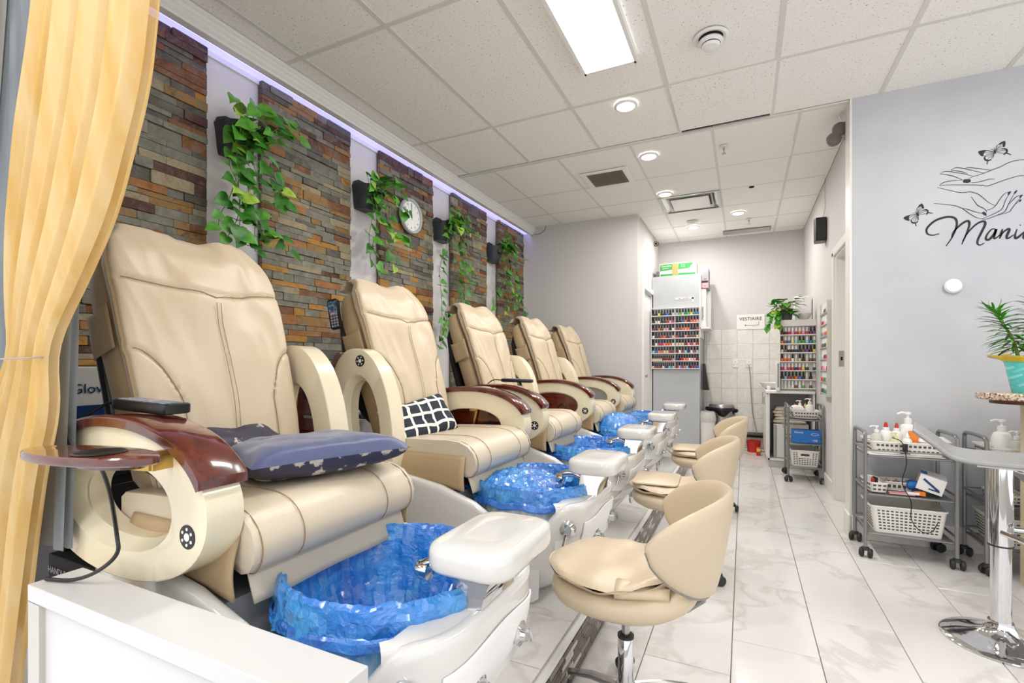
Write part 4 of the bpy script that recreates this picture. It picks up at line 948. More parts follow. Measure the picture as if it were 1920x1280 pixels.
for i,(y,vs) in enumerate(zip(PY,VINES)):
    r=thing('hanging_planter',(-2.58,y,2.28),'charcoal wall planter with trailing green pothos, '+PLAB[i],'planter','wall planters')
    p=MB(); rings=[]
    for z,w,dp in ((0,.075,.10),(.03,.082,.125),(.10,.09,.145),(.17,.10,.165)): rings.append([(0.002,-w,z),(dp*.55,-w,z),(dp*.9,-w*.6,z),(dp,0,z),(dp*.9,w*.6,z),(dp*.55,w,z),(0.002,w,z)])
    for z,w,dp in ((.168,.09,.15),(.10,.08,.13)): rings.append([(0.012,-w,z),(dp*.55,-w,z),(dp*.9,-w*.6,z),(dp,0,z),(dp*.9,w*.6,z),(dp*.55,w,z),(0.012,w,z)])
    p.loft(rings); p.prism([(-.10,.16),(.10,.16),(.085,.20),(.04,.225),(-.04,.225),(-.085,.20)],lambda q:(0.002,q[0],q[1]),lambda q:(.012,q[0],q[1])); p.build('pot','pot',r,smooth=40)
    MB().box((.06,0,.14),(.09,.14,.02)).build('soil','dark',r)
    st=MB()
    for v in vs:
        pts=[(.18+.03*sin(q*1.7+i),a-y,b-2.28) for q,(a,b) in enumerate(v)]; pts=[(.10,rnd.uniform(-.05,.05),.165)]+pts
        C=crom(pts,7); st.tube(C,.0022,5); acc=0; last=C[0]; sd=1
        for a_,b_ in zip(C,C[1:]):
            acc+=(b_-a_).length
            if acc>.038:
                acc=0; sd=-sd; up_=Vector((1,0,.5)); t=(b_-a_).normalized()
                d=Vector((rnd.uniform(-.1,.7),sd*rnd.uniform(.3,1)+.2,rnd.uniform(-.9,.15)))
                q=b_+Vector((rnd.uniform(0,.03),sd*.012,0)); st.tube([b_,q],.0012,4)
                leaf(r,q,d,(1,rnd.uniform(-.5,.5),rnd.uniform(.2,1)),rnd.uniform(.05,.092)*(1.08 if i==0 else 1.0))
    for k in range(16):
        q=Vector((rnd.uniform(.08,.20),rnd.uniform(-.08,.16),.17+rnd.uniform(-.06,.07))); st.tube([(.09,0,.15),q],.0015,4)
        leaf(r,q,(rnd.uniform(.2,1),rnd.uniform(-.6,1),rnd.uniform(-.5,.6)),(0,0,1),rnd.uniform(.06,.10),(4,4,2))
    st.build('vine_stems','stem',r)

# ================================================================= STOOLS
def caster(parent,p,a,r=.026,m='rubber'):
    c=MB()
    for s in (-1,1): c.lathe([(0,-.004),(r*.8,-.005),(r,0),(r,.011),(r*.85,.016),(0,.017)],16,(0,s*.013 if s>0 else -.030,0),'Y')
    c.lathe([(0,r*.6),(r*.9,r*.6),(r*.75,r*1.15),(.010,r*1.35),(0.010,r*1.7),(0,r*1.7)],12)
    R=Matrix.Rotation(a,3,'Z'); c.v=[tuple(R@Vector(v)+Vector((p[0],p[1],p[2]+r))) for v in c.v]
    return c.build('caster',m,parent,smooth=40)
def make_stool(loc,rz,label,base_rot=0,flat=False,seath=.40):
    r=thing('technician_stool',loc,label,'stool','technician stools')
    # facing local -X ; backrest on +X
    R=Matrix.Rotation(rz,3,'Z')
    def T(mb): mb.v=[tuple(R@Vector(v)) for v in mb.v]; return mb
    sh=seath
    b=MB(); rings=[]
    for s,z in ((.55,sh-.070),(.80,sh-.062),(.95,sh-.040),(1,sh-.018),(.985,sh+.002),(.90,sh+.014),(.5,sh+.018)):
        rings.append([(x*s*1.0-.0,y*s,z+.035*max(0,(x*s)/.24)**2*(1 if z>0 else 0)+.012*(1-abs(2*k/40-1))*0) for k,(x,y) in enumerate([(sup(2*PI*q/40,.8)[0]*.235,sup(2*PI*q/40,.8)[1]*.225) for q in range(40)])])
    T(b.loft(rings)).build('seat','leather',r,smooth=60)
    # loose folded cushion on the seat
    def cush(u,v,sg,th=.022):
        a,bb=2*u-1,2*v-1; t=max(0,(1-a**6)*(1-bb**6))**.4; w=noise.noise(Vector((a*2.4+loc[1]*3,bb*1.6,sg)))*.010+.006*sin(5*bb+3*a)*max(0,a)
        return (-.03+a*.225*(1-.30*bb*bb),bb*.215*(1-.30*a*a),sh+.040+sg*th*t+w+.03*max(0,a)**2)
    c=MB().grid(24,24,lambda u,v:cush(u,v,1)); c.grid(24,24,lambda u,v:cush(u,v,-1)); T(c).build('seat_pad','leather',r,smooth=80)
    if flat:
        f=MB(); f.loft([[(x-.10,y-.01,z+sh+.066+.0) for x,y in rrect(.24*s,.30*s,.03,3)] for s,z in ((.97,0),(1,.003),(1,.009),(.97,.012))]); T(f).build('folded_flap','leather',r,smooth=50)
    else:
        f=MB(); 
        def loop(u,v):
            a=-PI*.9+PI*1.6*u; q_=1-.45*v; return (.0+.15*v, -.165-.040*cos(a)*q_+.02*v, sh+.036+.024*sin(a)*q_-.004*v)
        f.grid(18,6,loop); T(f).build('pad_flap','leather',r,smooth=80,solid=.006)
    # wrap-round backrest
    N=44; rings=[]
    for k in range(N+1):
        t=2*k/N-1; a=t*1.25 # angle round seat
        e=max(0,1-abs(t)**5)**.5; z0_=sh+.005+.10*abs(t)**1.8; z1_=sh+.325-.06*t*t; zb=(z0_+z1_)/2-(z1_-z0_)/2*e; zt=(z0_+z1_)/2+(z1_-z0_)/2*e 
        zt=max(zt,zb+.02); rr=.235+.012*(1-t*t)
        ring=[]; H=zt-zb; th=.022*(.4+.6*e)
        for q in range(16):
            c_,s_=sup(2*PI*q/16,.7); z=(zt+zb)/2+s_*H/2; lean=.05*((z-sh)/.3)
            rad=rr+lean+c_*th; ring.append((rad*cos(a)+.01,rad*sin(a)*.98,z))
        rings.append(ring)
    bk=T(MB().loft(rings)).build('backrest','leather',r,smooth=60)
    s=MB(); 
    s.tube([tuple(Vector(rg[12])+Vector((0,0,-.001))) for rg in rings],.0035,6); T(s).build('bottom_trim','greyplastic',bk)
    b=MB(); b.tube([(.05,0,sh-.065),(.19,0,sh-.068),(.235,0,sh-.03),(.245,0,sh+.03)],.010,8); b.box((0,0,sh-.075),(.16,.14,.02)); T(b).build('mount_bracket','greyplastic',r)
    g=MB(); g.lathe([(0,.20),(.0135,.20),(.0135,sh-.075),(0,sh-.075)],18); g.build('gas_rod','steel',r)
    g=MB(); g.lathe([(0,.06),(.025,.06),(.025,.245),(.022,.25),(0,.25)],24); cy=g.build('gas_cylinder','chrome',r); g=MB(); g.lathe([(.015,.247),(.0265,.247),(.0265,.256),(.015,.258)],20,cap=False); g.build('collar','rubber',cy)
    hb=MB(); hb.lathe([(0,.05),(.035,.055),(.038,.085),(.03,.10),(0,.10)],20); hb.build('hub','chrome',r)
    for k in range(5):
        a=base_rot+k*2*PI/5; d=Vector((cos(a),sin(a),0))
        l=MB(); l.tube([d*.03+Vector((0,0,.082)),d*.12+Vector((0,0,.085)),d*.21+Vector((0,0,.070)),d*.235+Vector((0,0,.058))],[.017,.014,.011,.010],10); l.build('leg','steel' if True else 'chrome',r)
        caster(r,(d.x*.235,d.y*.235,0),a+1)
    return r
make_stool((-.35,1.60,0),.05,'cream technician stool nearest the camera with a rolled pad flap',.55,False,.44)
make_stool((-.34,2.82,0),.05,'cream technician stool second from camera with a flat folded pad',.9,True,.43)
make_stool((-.29,4.05,0),.12,'cream technician stool farthest from camera, seat angled to the chairs',.4,True,.42)
# ---- bar stools
def bar_stool(loc,rz,label,sh=.745):
    r=thing('bar_stool',loc,label,'bar stool','bar stools',rz)
    b=MB(); b.lathe([(0,0),(.19,0),(.193,.006),(.185,.012),(.14,.022),(.09,.036),(.055,.055),(.042,.075),(.040,.09),(0,.09)],56); b.build('base_plate','chrome',r,smooth=50)
    b=MB(); b.lathe([(0,.08),(.033,.08),(.033,.40),(0,.40)],32); b.build('lower_column','chrome',r)
    b=MB(); b.lathe([(.033,.398),(.040,.398),(.040,.404),(.033,.404)],32,cap=False); b.build('column_ring','rubber',r)
    b=MB(); b.lathe([(0,.404),(.038,.404),(.038,sh-.02),(0,sh-.02)],32); b.build('upper_column','chrome',r)
    b=MB(); b.tube([(.0,-.035,.46),(.12,-.14,.44),(.26,-.14,.43),(.30,0,.43),(.26,.14,.43),(.12,.14,.44),(.0,.035,.46)],.011,10); b.build('foot_rest','chrome',r)
    P=[(-.275,.105),(-.25,.085),(-.20,.045),(-.155,.008),(-.10,-.006),(0,-.008),(.12,-.004),(.19,.0),(.215,-.02)]
    C=crom([(a,0,b_) for a,b_ in P],4); n=len(C)-1
    def f(u,v):
        i=min(n,int(round(u*n))); p=C[i]; w=.185*(1-.18*max(0,(.25-u)/.25)**2-.25*max(0,(u-.85)/.15)**2); y=(2*v-1)*w
        return (p.x,y,p.z+sh+.018*abs(2*v-1)**3)
    MB().grid(n,14,f).build('seat_shell','seatgrey',r,solid=.014,bevel=.003,smooth=60)
    b=MB(); b.box((0,0,sh-.018),(.15,.12,.014)); b.build('seat_plate','steel',r)
    b=MB(); b.tube([(.03,.05,sh-.02),(.05,.10,sh-.05),(.10,.135,sh-.07)],.005,6); b.build('height_lever','chrome',r)
    return r
bar_stool((.95,2.66,0),-.25,'grey bar stool with chrome pedestal in front of the trolleys')
bar_stool((1.38,2.93,0),.15,'second, lower grey bar stool by the counter at right picture edge',.56)

# ================================================================= COUNTER AND RIGHT SIDE
r=thing('counter_top_unit',(1.557,3.27,0),'tall counter with speckled granite top and cream base at right','counter')
pts=[]; 
for k in range(13): a=PI/2+PI*k/12; pts.append((-.28+.20*cos(a)*1.0,.0+.19*sin(a)))
poly=pts+[(.75,-.19),(.75,.19)]
m_=MB(); m_.prism(poly,lambda p:(p[0],p[1],1.0-.035),lambda p:(p[0],p[1],1.0)); m_.build('granite_slab','granite',r,bevel=.008,seg=3)
m_=MB(); m_.prism([(x*.93+.02,y*.86) for x,y in poly],lambda p:(p[0],p[1],.945),lambda p:(p[0],p[1],.964)); m_.build('support_board','brownedge',r)
MB().box((.24,.11,.472),(1.0,.08,.944)).build('base_panel','creampanel',r)
r=thing('potted_dracaena',(1.262,3.26,1.0),'turquoise woven print pot with two leafy green stalks and yellow wrap','plant')
m_=MB(); m_.lathe([(0,0),(.052,0),(.055,.003),(.082,.150),(.085,.152),(.081,.156),(.076,.150),(.076,.12),(0,.12)],36); m_.build('pot','weave',r)
m_=MB(); N=40; rings=[[(rr*(1+am*sin(5*a+.6)+am*.5*sin(11*a))*cos(a),rr*(1+am*sin(5*a+.6)+am*.5*sin(11*a))*sin(a),z+am*.25*rr*sin(7*a)) for a in [2*PI*k/N for k in range(N)]] for rr,z,am in ((.07,.13,0),(.082,.155,.03),(.10,.17,.10),(.125,.185,.22))]
m_.loft(rings,caps=False).build('yellow_wrap','yellowwrap',r,solid=.0012)
MB().lathe([(0,.125),(.074,.125),(.074,.128),(0,.130)],24).build('soil','dark',r)
def blade():
    mb=MB(); L=[(0,.0,.0),(.055,.25,.03),(.075,.5,.02),(.05,.78,-.05)]
    vs=[(0,0,0),(0,.25,.02),(0,.5,.0),(0,.78,-.07),(0,1,-.16)]+[(.03,0,0.01),(.06,.25,.04),(.07,.5,.02),(.045,.78,-.05)]+[(-.03,0,.01),(-.06,.25,.04),(-.07,.5,.02),(-.045,.78,-.05)]
    mb.add(vs,[(0,5,6,1),(1,6,7,2),(2,7,8,3),(3,8,4),(0,1,10,9),(1,2,11,10),(2,3,12,11),(3,4,12)]); return mb
BL=[blade().build('leaf',m,smooth=60,data_only=True) for m in ('leaf_blade','leaf_mid','leaf_dark')]
for sx,sy,hx,hh in ((-.03,-.02,-.11,.30),(.03,.01,.01,.33)):
    C=crom([(sx,sy,.12),(sx+hx*.3,sy,.12+hh*.5),(sx+hx,sy-.01,.12+hh)],10); MB().tube(C,[.009-.005*k/(len(C)-1) for k in range(len(C))],8).build('stalk','stem',r)
    for k in range(100):
        t=.34+.66*(k/100); p=C[min(len(C)-1,int(t*(len(C)-1)))]; a=k*2.4; el=-.25+1.35*t**3+rnd.uniform(-.15,.15)
        leaf(r,p,(cos(a),sin(a),el),(0,0,1) if el<1 else (cos(a+1),sin(a+1),0),rnd.uniform(.10,.145)*(1.15-.45*t),kind=rnd.choice(BL))
# ---- bottles, baskets
def bottle(loc,kind,label,group='salon bottles on the trolleys',s=1.0,body='bottle_white',cap='bottle_white'):
    r=thing('bottle',loc,label,'bottle',group)
    if kind=='pump':
        MB().lathe([(x*s,z*s) for x,z in ((0,0),(.030,0),(.033,.004),(.033,.085),(.026,.105),(.013,.112),(.013,.118),(0,.118))],20).build('body',body,r)
        m_=MB(); m_.lathe([(x*s,z*s) for x,z in ((0,.116),(.014,.116),(.014,.134),(.005,.137),(.005,.150),(.012,.152),(.012,.162),(0,.163))],16); m_.tube([(0,0,.157*s),(-.022*s,0,.159*s),(-.036*s,0,.152*s)],.0045*s,8); m_.build('pump_head',cap,r)
    else:
        MB().lathe([(x*s,z*s) for x,z in ((0,0),(.024,0),(.026,.004),(.026,.085),(.018,.098),(.011,.100),(.011,.104),(0,.104))],18).build('body',body,r)
        m_=MB(); m_.lathe([(x*s,z*s) for x,z in ((0,.102),(.013,.102),(.013,.114),(.0,.114))],14); m_.build('collar','bottle_white',r); m_=MB(); m_.lathe([(x*s,z*s) for x,z in ((0,.114),(.010,.114),(.005,.138),(0,.139))],12); m_.build('nozzle',cap,r)
    return r
def basket(loc,w,d,h,label,rz=0,rows=9,cols=0,taper=.88,handle=False,group=None):
    """woven-look plastic basket: walls with slots set in"""
    r=thing('basket',loc,label,'basket',group,rz); m_=MB()
    def ring(s,z): return [(x*s,y*s,z) for x,y in rrect(w,d,.02,3)]
    m_.loft([ring(taper,0),ring(1,h),ring(1.03,h),ring(1.03,h-.008),ring(.985,h-.01),ring(taper*.975,.004)],caps=True); m_.build('tub','basket',r,smooth=40)
    st=MB(); 
    for sd in range(4):
        L=w if sd%2==0 else d; O=d if sd%2==0 else w; n=max(3,int(L*.86/.022)) ; a=sd*PI/2; R=Matrix.Rotation(a,3,'Z')
        for j in range(rows):
            z=h*(.10+.78*(j+.5)/rows); s=taper+(1-taper)*z/h; 
            for i in range(n):
                x=(-.43+.86*(i+.5)/n)*L*s
                if handle and sd%2==0 and abs(x)<.05 and z>h*.5: continue
                y=-O/2*s-.0006; q=MB().box((0,0,0),(L*.86/n*.58,.0012,h*.78/rows*.42)); st.add([R@(Vector(v)+Vector((x,y,z))) for v in q.v],q.f)
        if handle:
            for sg in (1,):
                if sd%2==0:
                    z=h*.72; s=taper+(1-taper)*z/h; q=MB().prism([(a_,b_) for a_,b_ in rrect(.075,.022,.010,3)],lambda p:(p[0],-O/2*s-.0022,z+p[1]),lambda p:(p[0],-O/2*s+.0005,z+p[1])); st.add([R@Vector(v) for v in q.v],q.f)
    o=st.build('slots','holes',r,smooth=0); o['kind']='stuff'
    return r
def trolley(loc,w,d,label,rz=0,h=.74,shelves=(.14,.37,.60)):
    r=thing('trolley',loc,label,'trolley','grey metal trolleys',rz)
    for s in (-1,1):
        m_=MB(); x=s*(w/2); m_.tube(crom([(x,-d/2,.06),(x,-d/2,h*.5),(x,-d/2,h-.05),(x,-d/2+.015,h-.012),(x,-d/2+.05,h),(x,d/2-.05,h),(x,d/2-.015,h-.012),(x,d/2,h-.05),(x,d/2,h*.5),(x,d/2,.06)],3),.0105,10); m_.build('side_frame','grmetal',r)
        m_=MB(); 
        for z in shelves: m_.tube([(x,-d/2,z+.035),(x,d/2,z+.035)],.006,8)
        m_.build('side_rail','grmetal',r)
    for z in shelves:
        m_=MB(); m_.box((0,0,z),(w-.012,d-.012,.012)); m_.build('shelf','grmetal',r,bevel=.004)
        m_=MB(); m_.tube([(-w/2,d/2,z+.04),(w/2,d/2,z+.04)],.005,8); m_.build('guard_rail','grmetal',r)
    m_=MB(); m_.tube([(-w/2,-d/2,shelves[-1]+.035),(w/2,-d/2,shelves[-1]+.035)],.005,8); m_.build('guard_rail','grmetal',r)
    for a in (-1,1):
        for b in (-1,1): caster(r,(a*w/2,b*d/2,0),rnd.uniform(0,3),.027)
    return r
# trolley nearest wall_logo corner
T1=(.86,3.655); trolley((T1[0],T1[1],0),.42,.30,'grey metal three-tier trolley beside the passage corner',.0)
T2=(1.40,3.64); trolley((T2[0],T2[1],0),.42,.30,'grey metal three-tier trolley partly behind the bar stool')
for T,n in ((T1,'left'),(T2,'right')):
    x,y=T; S1,S2,S3=.147,.377,.607
    basket((x,y,S1),.36,.26,.16,'large white slotted basket on the bottom shelf of the %s trolley'%n,0,7,handle=(T is T2),group='slotted baskets')
    basket((x,y,S3+.006),.37,.25,.075,'shallow white basket of bottles on top of the %s trolley'%n,0,2,group='slotted baskets')
    tag(MB().box((x-.02,y-.005,S3+.003),(.36,.27,.003),rz=.05).build('paper_sheet','paper'),'white paper sheet under the top basket of the %s trolley'%n,'paper')
x,y=T1; z=.615
bottle((x-.13,y-.02,z),'pump','small clear pump bottle at left of the left trolley basket',s=.95,body='bottle_clear')
bottle((x-.075,y+.02,z),'squeeze','tall red tipped squeeze bottle beside the small clear pump',s=1.25,cap='red')
bottle((x-.015,y+.05,z),'squeeze','red tipped squeeze bottle beside the big white pump',s=1.2,cap='red')
bottle((x+.045,y+.07,z),'pump','big white pump bottle at the back of left trolley',s=1.45)
bottle((x-.045,y-.06,z),'pump','squat pale yellow pump bottle in the left trolley basket',s=.75,body=mat('bottle_pale_yellow','#e9e3b4',.3),cap=mat('pump_pale_yellow','#e6df9c',.3))
bottle((x+.01,y-.06,z),'squeeze','short white bottle in front of the big white pump',s=.9,cap='bottle_white')
tag(MB().box((x+.065,y-.02,z+.065),(.075,.012,.13),rx=-.1).build('sachet','orange'),'orange sachet standing in the left trolley basket','sachet')
tag(pillow('towel_wad',(x+.14,y+.0,z+.075),(.15,.14,.05),['paper'],'crumpled white tissue on the left trolley',seed=4),cat='tissue')
r=thing('clip_lamp_plug',(x-.02,y-.145,S3+.03),'small black plug clipped to left trolley top rail','plug'); MB().box((0,0,.02),(.022,.02,.05)).build('body','black',r,bevel=.003); MB().box((0,-.0,-.012),(.045,.012,.004)).box((0,-.0,.004),(.045,.012,.004)).build('clip','black',r)
cable([(x-.06,y-.06,z+.09),(x-.035,y-.155,z+.07),(x-.02,y-.172,S3-.03),(x-.04,y-.175,.46),(x-.0,y-.172,.36),(x+.0,y-.18,.26),(x+.04,y-.185,.20),(x+.09,y-.18,.20),(x+.12,y-.17,.25)],'thin black cord dangling in front of the left trolley',.0025)
z=S2+.006
basket((x-.145,y-.03,z),.09,.20,.06,'narrow white basket at left of the left trolley middle shelf',.1,2,group='slotted baskets')
basket((x-.02,y+.03,z),.15,.13,.055,'small oval slotted white basket on left trolley middle shelf',0,1,group='slotted baskets')
r=thing('tool_box',(x+.115,y-.02,z+.015),'white glove box tilted open on the left trolley middle shelf','box',rz=-.25); r.rotation_euler=(0,.28,-.25)
MB().box((0,0,.055),(.12,.19,.09)).build('carton','paper',r,bevel=.002); MB().box((-.045,-.02,.101),(.03,.09,.003)).build('glove_wad','bluebox',r); MB().box((.0,-.096,.055),(.09,.002,.012),ry=.5).box((.02,-.096,.03),(.05,.002,.008)).build('printed_band','navybox',r)
tag(pillow('glove',(x+.04,y-.04,z+.045),(.06,.06,.05),['bluebox'],'bright blue glove wad beside the tilted glove box',seed=2),cat='glove')
tag(MB().box((x+.055,y-.11,z+.012),(.05,.03,.022)).build('orange_block','orange',bevel=.002),'small orange block at the front of left trolley shelf','block')
tag(MB().box((x-.03,y-.11,z+.005),(.12,.05,.008)).build('pink_sheet','pink',bevel=.001),'pink nail file sheet flat on left trolley middle shelf','sheet')
tag(MB().box((x+.02,y-.125,z+.013),(.06,.02,.014),rz=-.1).build('white_brush','bottle_white',bevel=.003),'white brush lying on the left trolley middle shelf','brush')
for k,(dx,c) in enumerate(((-.155,'red'),(-.135,'ink'),(-.15,'bottle_white'))):
    tag(MB().box((x+dx,y-.05+.04*k,z+.045),(.012,.04,.05),rz=.3*k).build('nail_tool',c,bevel=.002),['red','black','white'][k]+' nail tool in the narrow basket','tool')
for k in range(5): tag(MB().lathe([(0,0),(.011,0),(.011,.035),(.005,.04),(.005,.055),(0,.055)],10,(x-.07+.024*k,y+.03,z+.006)).build('small_vial',['pink','bottle_white','kraft','bottle_white','pink'][k]),['leftmost','second','middle','fourth','rightmost'][k]+' little vial in the small oval basket','vial','vials in the small basket')
x,y=T2; z=.615
bottle((x-.10,y-.01,z),'pump','big white pump bottle on the right trolley',s=1.35)
bottle((x-.055,y-.06,z),'pump','clear pump bottle in front of big white one, right trolley',s=1.0,body='bottle_clear')
bottle((x+.015,y+.04,z),'squeeze','white squeeze bottle with red tip on right trolley',s=1.2,cap='red')
bottle((x+.0,y-.03,z),'squeeze','squeeze bottle with yellow tip on the right trolley',s=1.1,cap='yellow')
bottle((x+.07,y-.03,z),'squeeze','short red tipped bottle at right trolley right side',s=.95,cap='red')
bottle((x+.12,y+.03,z),'pump','white pump bottle nearest the cream counter base',s=1.1)
z=S2+.006
basket((x-.09,y-.02,z),.14,.20,.05,'low white basket on the right trolley middle shelf',0,2,group='slotted baskets')
basket((x+.09,y-.02,z),.13,.18,.055,'second low white basket behind the bar stool column',0,2,group='slotted baskets')
for k,c in enumerate(('pink','red','kraft','bottle_white')): tag(MB().lathe([(0,0),(.012,0),(.012,.045),(.005,.05),(0,.05)],10,(x-.12+.03*k+(.06 if k>1 else 0),y-.03,z+.006)).build('small_jar',c),['pink','red','tan','white'][k]+' small jar in a low basket of the right trolley','jar')
# ---- wall logo decal (flat vinyl on the wall)
DEC_M= [[(1.093,1.951),(1.063,1.945),(1.038,1.954),(1.03,1.975),(1.038,2.0),(1.073,2.034),(1.119,2.049),(1.153,2.046),(1.173,2.028),(1.176,1.993),(1.166,1.952),(1.151,1.915),(1.125,1.87)],[(1.151,1.922),(1.161,1.953),(1.183,1.982),(1.207,2.004),(1.227,2.013),(1.235,2.001),(1.232,1.97),(1.217,1.921),(1.2,1.873)],[(1.203,1.891),(1.227,1.939),(1.261,1.982),(1.289,2.0),(1.306,1.998),(1.306,1.976),(1.289,1.931),(1.275,1.895),(1.273,1.87),(1.285,1.86),(1.304,1.87)],[(1.355,1.949),(1.337,1.948),(1.318,1.922),(1.311,1.898),(1.318,1.887),(1.332,1.895),(1.351,1.924),(1.358,1.948),(1.351,1.915),(1.348,1.893),(1.358,1.895),(1.374,1.912)],[(1.386,1.945),(1.379,1.915),(1.373,1.888)],[(1.376,1.903),(1.393,1.929),(1.411,1.942),(1.416,1.935),(1.406,1.905),(1.405,1.888),(1.416,1.889),(1.434,1.905)],[(1.45,1.937),(1.441,1.902),(1.443,1.884),(1.454,1.888),(1.47,1.904),(1.481,1.918)],[(1.462,1.961),(1.466,1.956)],[(1.511,1.924),(1.497,1.929),(1.484,1.909),(1.479,1.885),(1.488,1.877),(1.506,1.885),(1.519,1.899)]]
DEC_H= [[(1.511,2.336),(1.481,2.339),(1.448,2.341),(1.411,2.333),(1.374,2.315),(1.334,2.302),(1.304,2.29),(1.256,2.279),(1.232,2.269)],[(1.215,2.334),(1.232,2.336),(1.28,2.322),(1.334,2.303)],[(1.148,2.334),(1.163,2.344),(1.183,2.344),(1.215,2.332),(1.261,2.31),(1.304,2.291)],[(1.148,2.334),(1.173,2.327),(1.207,2.313),(1.227,2.299)],[(1.097,2.32),(1.114,2.331),(1.138,2.329),(1.178,2.314),(1.207,2.303),(1.253,2.281)],[(1.097,2.32),(1.133,2.309),(1.168,2.291),(1.203,2.267)],[(1.094,2.248),(1.108,2.262),(1.143,2.269),(1.205,2.265)],[(1.094,2.247),(1.133,2.246),(1.198,2.236),(1.28,2.222),(1.318,2.211),(1.351,2.22),(1.402,2.236),(1.457,2.248),(1.481,2.246),(1.511,2.243)],[(1.242,2.243),(1.265,2.24),(1.304,2.246),(1.327,2.25),(1.353,2.247)],[(1.083,2.239),(1.133,2.216),(1.183,2.194),(1.212,2.188),(1.241,2.187),(1.275,2.169),(1.304,2.136),(1.323,2.112),(1.355,2.087)],[(1.066,2.142),(1.124,2.128),(1.173,2.111),(1.203,2.091),(1.241,2.051),(1.27,2.027),(1.294,2.017)],[(1.244,2.158),(1.261,2.124),(1.275,2.1),(1.299,2.081),(1.313,2.063),(1.314,2.054)],[(1.205,2.093),(1.232,2.081),(1.261,2.064),(1.294,2.05)],[(1.313,2.065),(1.337,2.072),(1.355,2.088),(1.374,2.123),(1.393,2.151),(1.411,2.161)],[(1.413,2.142),(1.399,2.113),(1.386,2.069),(1.369,2.052),(1.332,2.033),(1.294,2.017)],[(1.438,2.147),(1.425,2.119),(1.411,2.084),(1.397,2.049),(1.365,2.031),(1.318,2.014),(1.294,2.016)],[(1.461,2.135),(1.441,2.122),(1.416,2.089)],[(1.466,2.119),(1.448,2.094),(1.425,2.057),(1.416,2.043),(1.365,2.029)],[(1.461,2.101),(1.445,2.085)]]
DEC_N= [[(1.205,2.259),(1.21,2.268),(1.232,2.267),(1.242,2.261),(1.241,2.247),(1.227,2.243),(1.207,2.249)],[(1.294,2.055),(1.301,2.06),(1.313,2.049),(1.315,2.033),(1.304,2.037),(1.293,2.05)],[(1.409,2.143),(1.411,2.161),(1.425,2.164),(1.42,2.15),(1.413,2.141)],[(1.435,2.148),(1.441,2.162),(1.452,2.167),(1.447,2.151),(1.438,2.144)],[(1.459,2.121),(1.463,2.134),(1.477,2.137),(1.472,2.127),(1.466,2.118)],[(1.457,2.099),(1.461,2.107),(1.471,2.109),(1.466,2.097),(1.459,2.094)]]
BF= [(1.351,2.41),(0.986,2.085)]
WY=3.86
def stroke(mb,pts,w0,w1=None,ends=True):
    C=crom([(a,0,b) for a,b in pts],6) if len(pts)>2 else [Vector((a,0,b)) for a,b in pts]
    n=len(C); L=[];Rr=[]
    for i,p in enumerate(C):
        a=C[max(0,i-1)]; b=C[min(n-1,i+1)]; t=(b-a).normalized(); nn=Vector((-t.z,0,t.x)); k=i/(n-1); w=(w0+(w1 or w0)*sin(PI*k))/2 if ends else w0
        if isinstance(w1,tuple): w=w0
        L.append(p+nn*w); Rr.append(p-nn*w)
    for i in range(n-1):
        q=[L[i],L[i+1],Rr[i+1],Rr[i]]; mb.add([(v.x,WY-.0012,v.z) for v in q]+[(v.x,WY-.0002,v.z) for v in q],[(0,1,2,3),(0,4,5,1),(3,2,6,7)])
r=thing('wall_decal',(1.28,WY-.001,2.1),'black hands, butterflies and handwritten Mani lettering on grey wall','decal'); org=tuple(r.location)
def fix(mb,name): mb.build(name,'ink',r,org,smooth=0)
m_=MB(); [stroke(m_,s,.005,.008) for s in DEC_M]; fix(m_,'lettering')
m_=MB(); [stroke(m_,s,.0018,.0022) for s in DEC_H]; [m_.prism(s,lambda p:(p[0],WY-.0002,p[1]),lambda p:(p[0],WY-.0013,p[1])) for s in DEC_N]; fix(m_,'hands_drawing')
# butterfly in local units (x right, y up), 1 unit = 1 px of the drawing
WING=[[(25,80),(65,115),(102,122),(106,85),(98,45),(84,42),(76,62),(80,92),(52,84)],[(60,30),(100,28),(125,10),(130,-20),(120,-32),(162,-68),(155,-72),(112,-45),(95,-58),(80,-50),(100,-32),(112,-10),(98,10)],
[(-165,28),(-150,40),(-110,42),(-60,30),(-90,22),(-110,-5),(-108,-35),(-125,-38),(-148,-10)],[(-100,-35),(-88,-30),(-94,-55),(-85,-82),(-60,-95),(-35,-90),(-30,-102),(-65,-112),(-70,-150),(-80,-148),(-74,-112),(-100,-95),(-108,-65)]]
VEIN=[[(5,5),(15,50),(30,85)],[(5,5),(35,50),(78,90)],[(8,5),(50,45),(90,60)],[(8,2),(50,20),(80,20),(105,15)],[(8,0),(60,0),(108,-5)],[(8,-5),(50,-25),(100,-40)],[(8,5),(20,70),(55,100)],
[(-5,2),(-60,25),(-120,35)],[(-5,0),(-60,8),(-110,0)],[(-5,-4),(-50,-15),(-100,-38)],[(-5,-8),(-50,-35),(-95,-50)],[(-5,-10),(-40,-55),(-80,-95)],[(-3,-12),(-20,-55),(-40,-92)],[(0,-10),(-10,-50),(-20,-85)],[(-2,14),(-20,30),(-42,45)],[(2,14),(-2,35),(-8,58)]]
for (cx,cz),sc,rot,nm in ((BF[0],.00046,0,'butterfly'),(BF[1],.00044,.38,'butterfly')):
    m_=MB(); P=lambda q:(cx+sc*(q[0]*cos(rot)-q[1]*sin(rot)),cz+sc*(q[0]*sin(rot)+q[1]*cos(rot)))
    for w in WING: m_.prism([P(q) for q in w],lambda p:(p[0],WY-.0002,p[1]),lambda p:(p[0],WY-.0013,p[1]))
    for v in VEIN: stroke(m_,[P(q) for q in v],.0012,.0014)
    stroke(m_,[P((-8,22)),P((0,0)),P((10,-28))],.003,.004); fix(m_,nm)
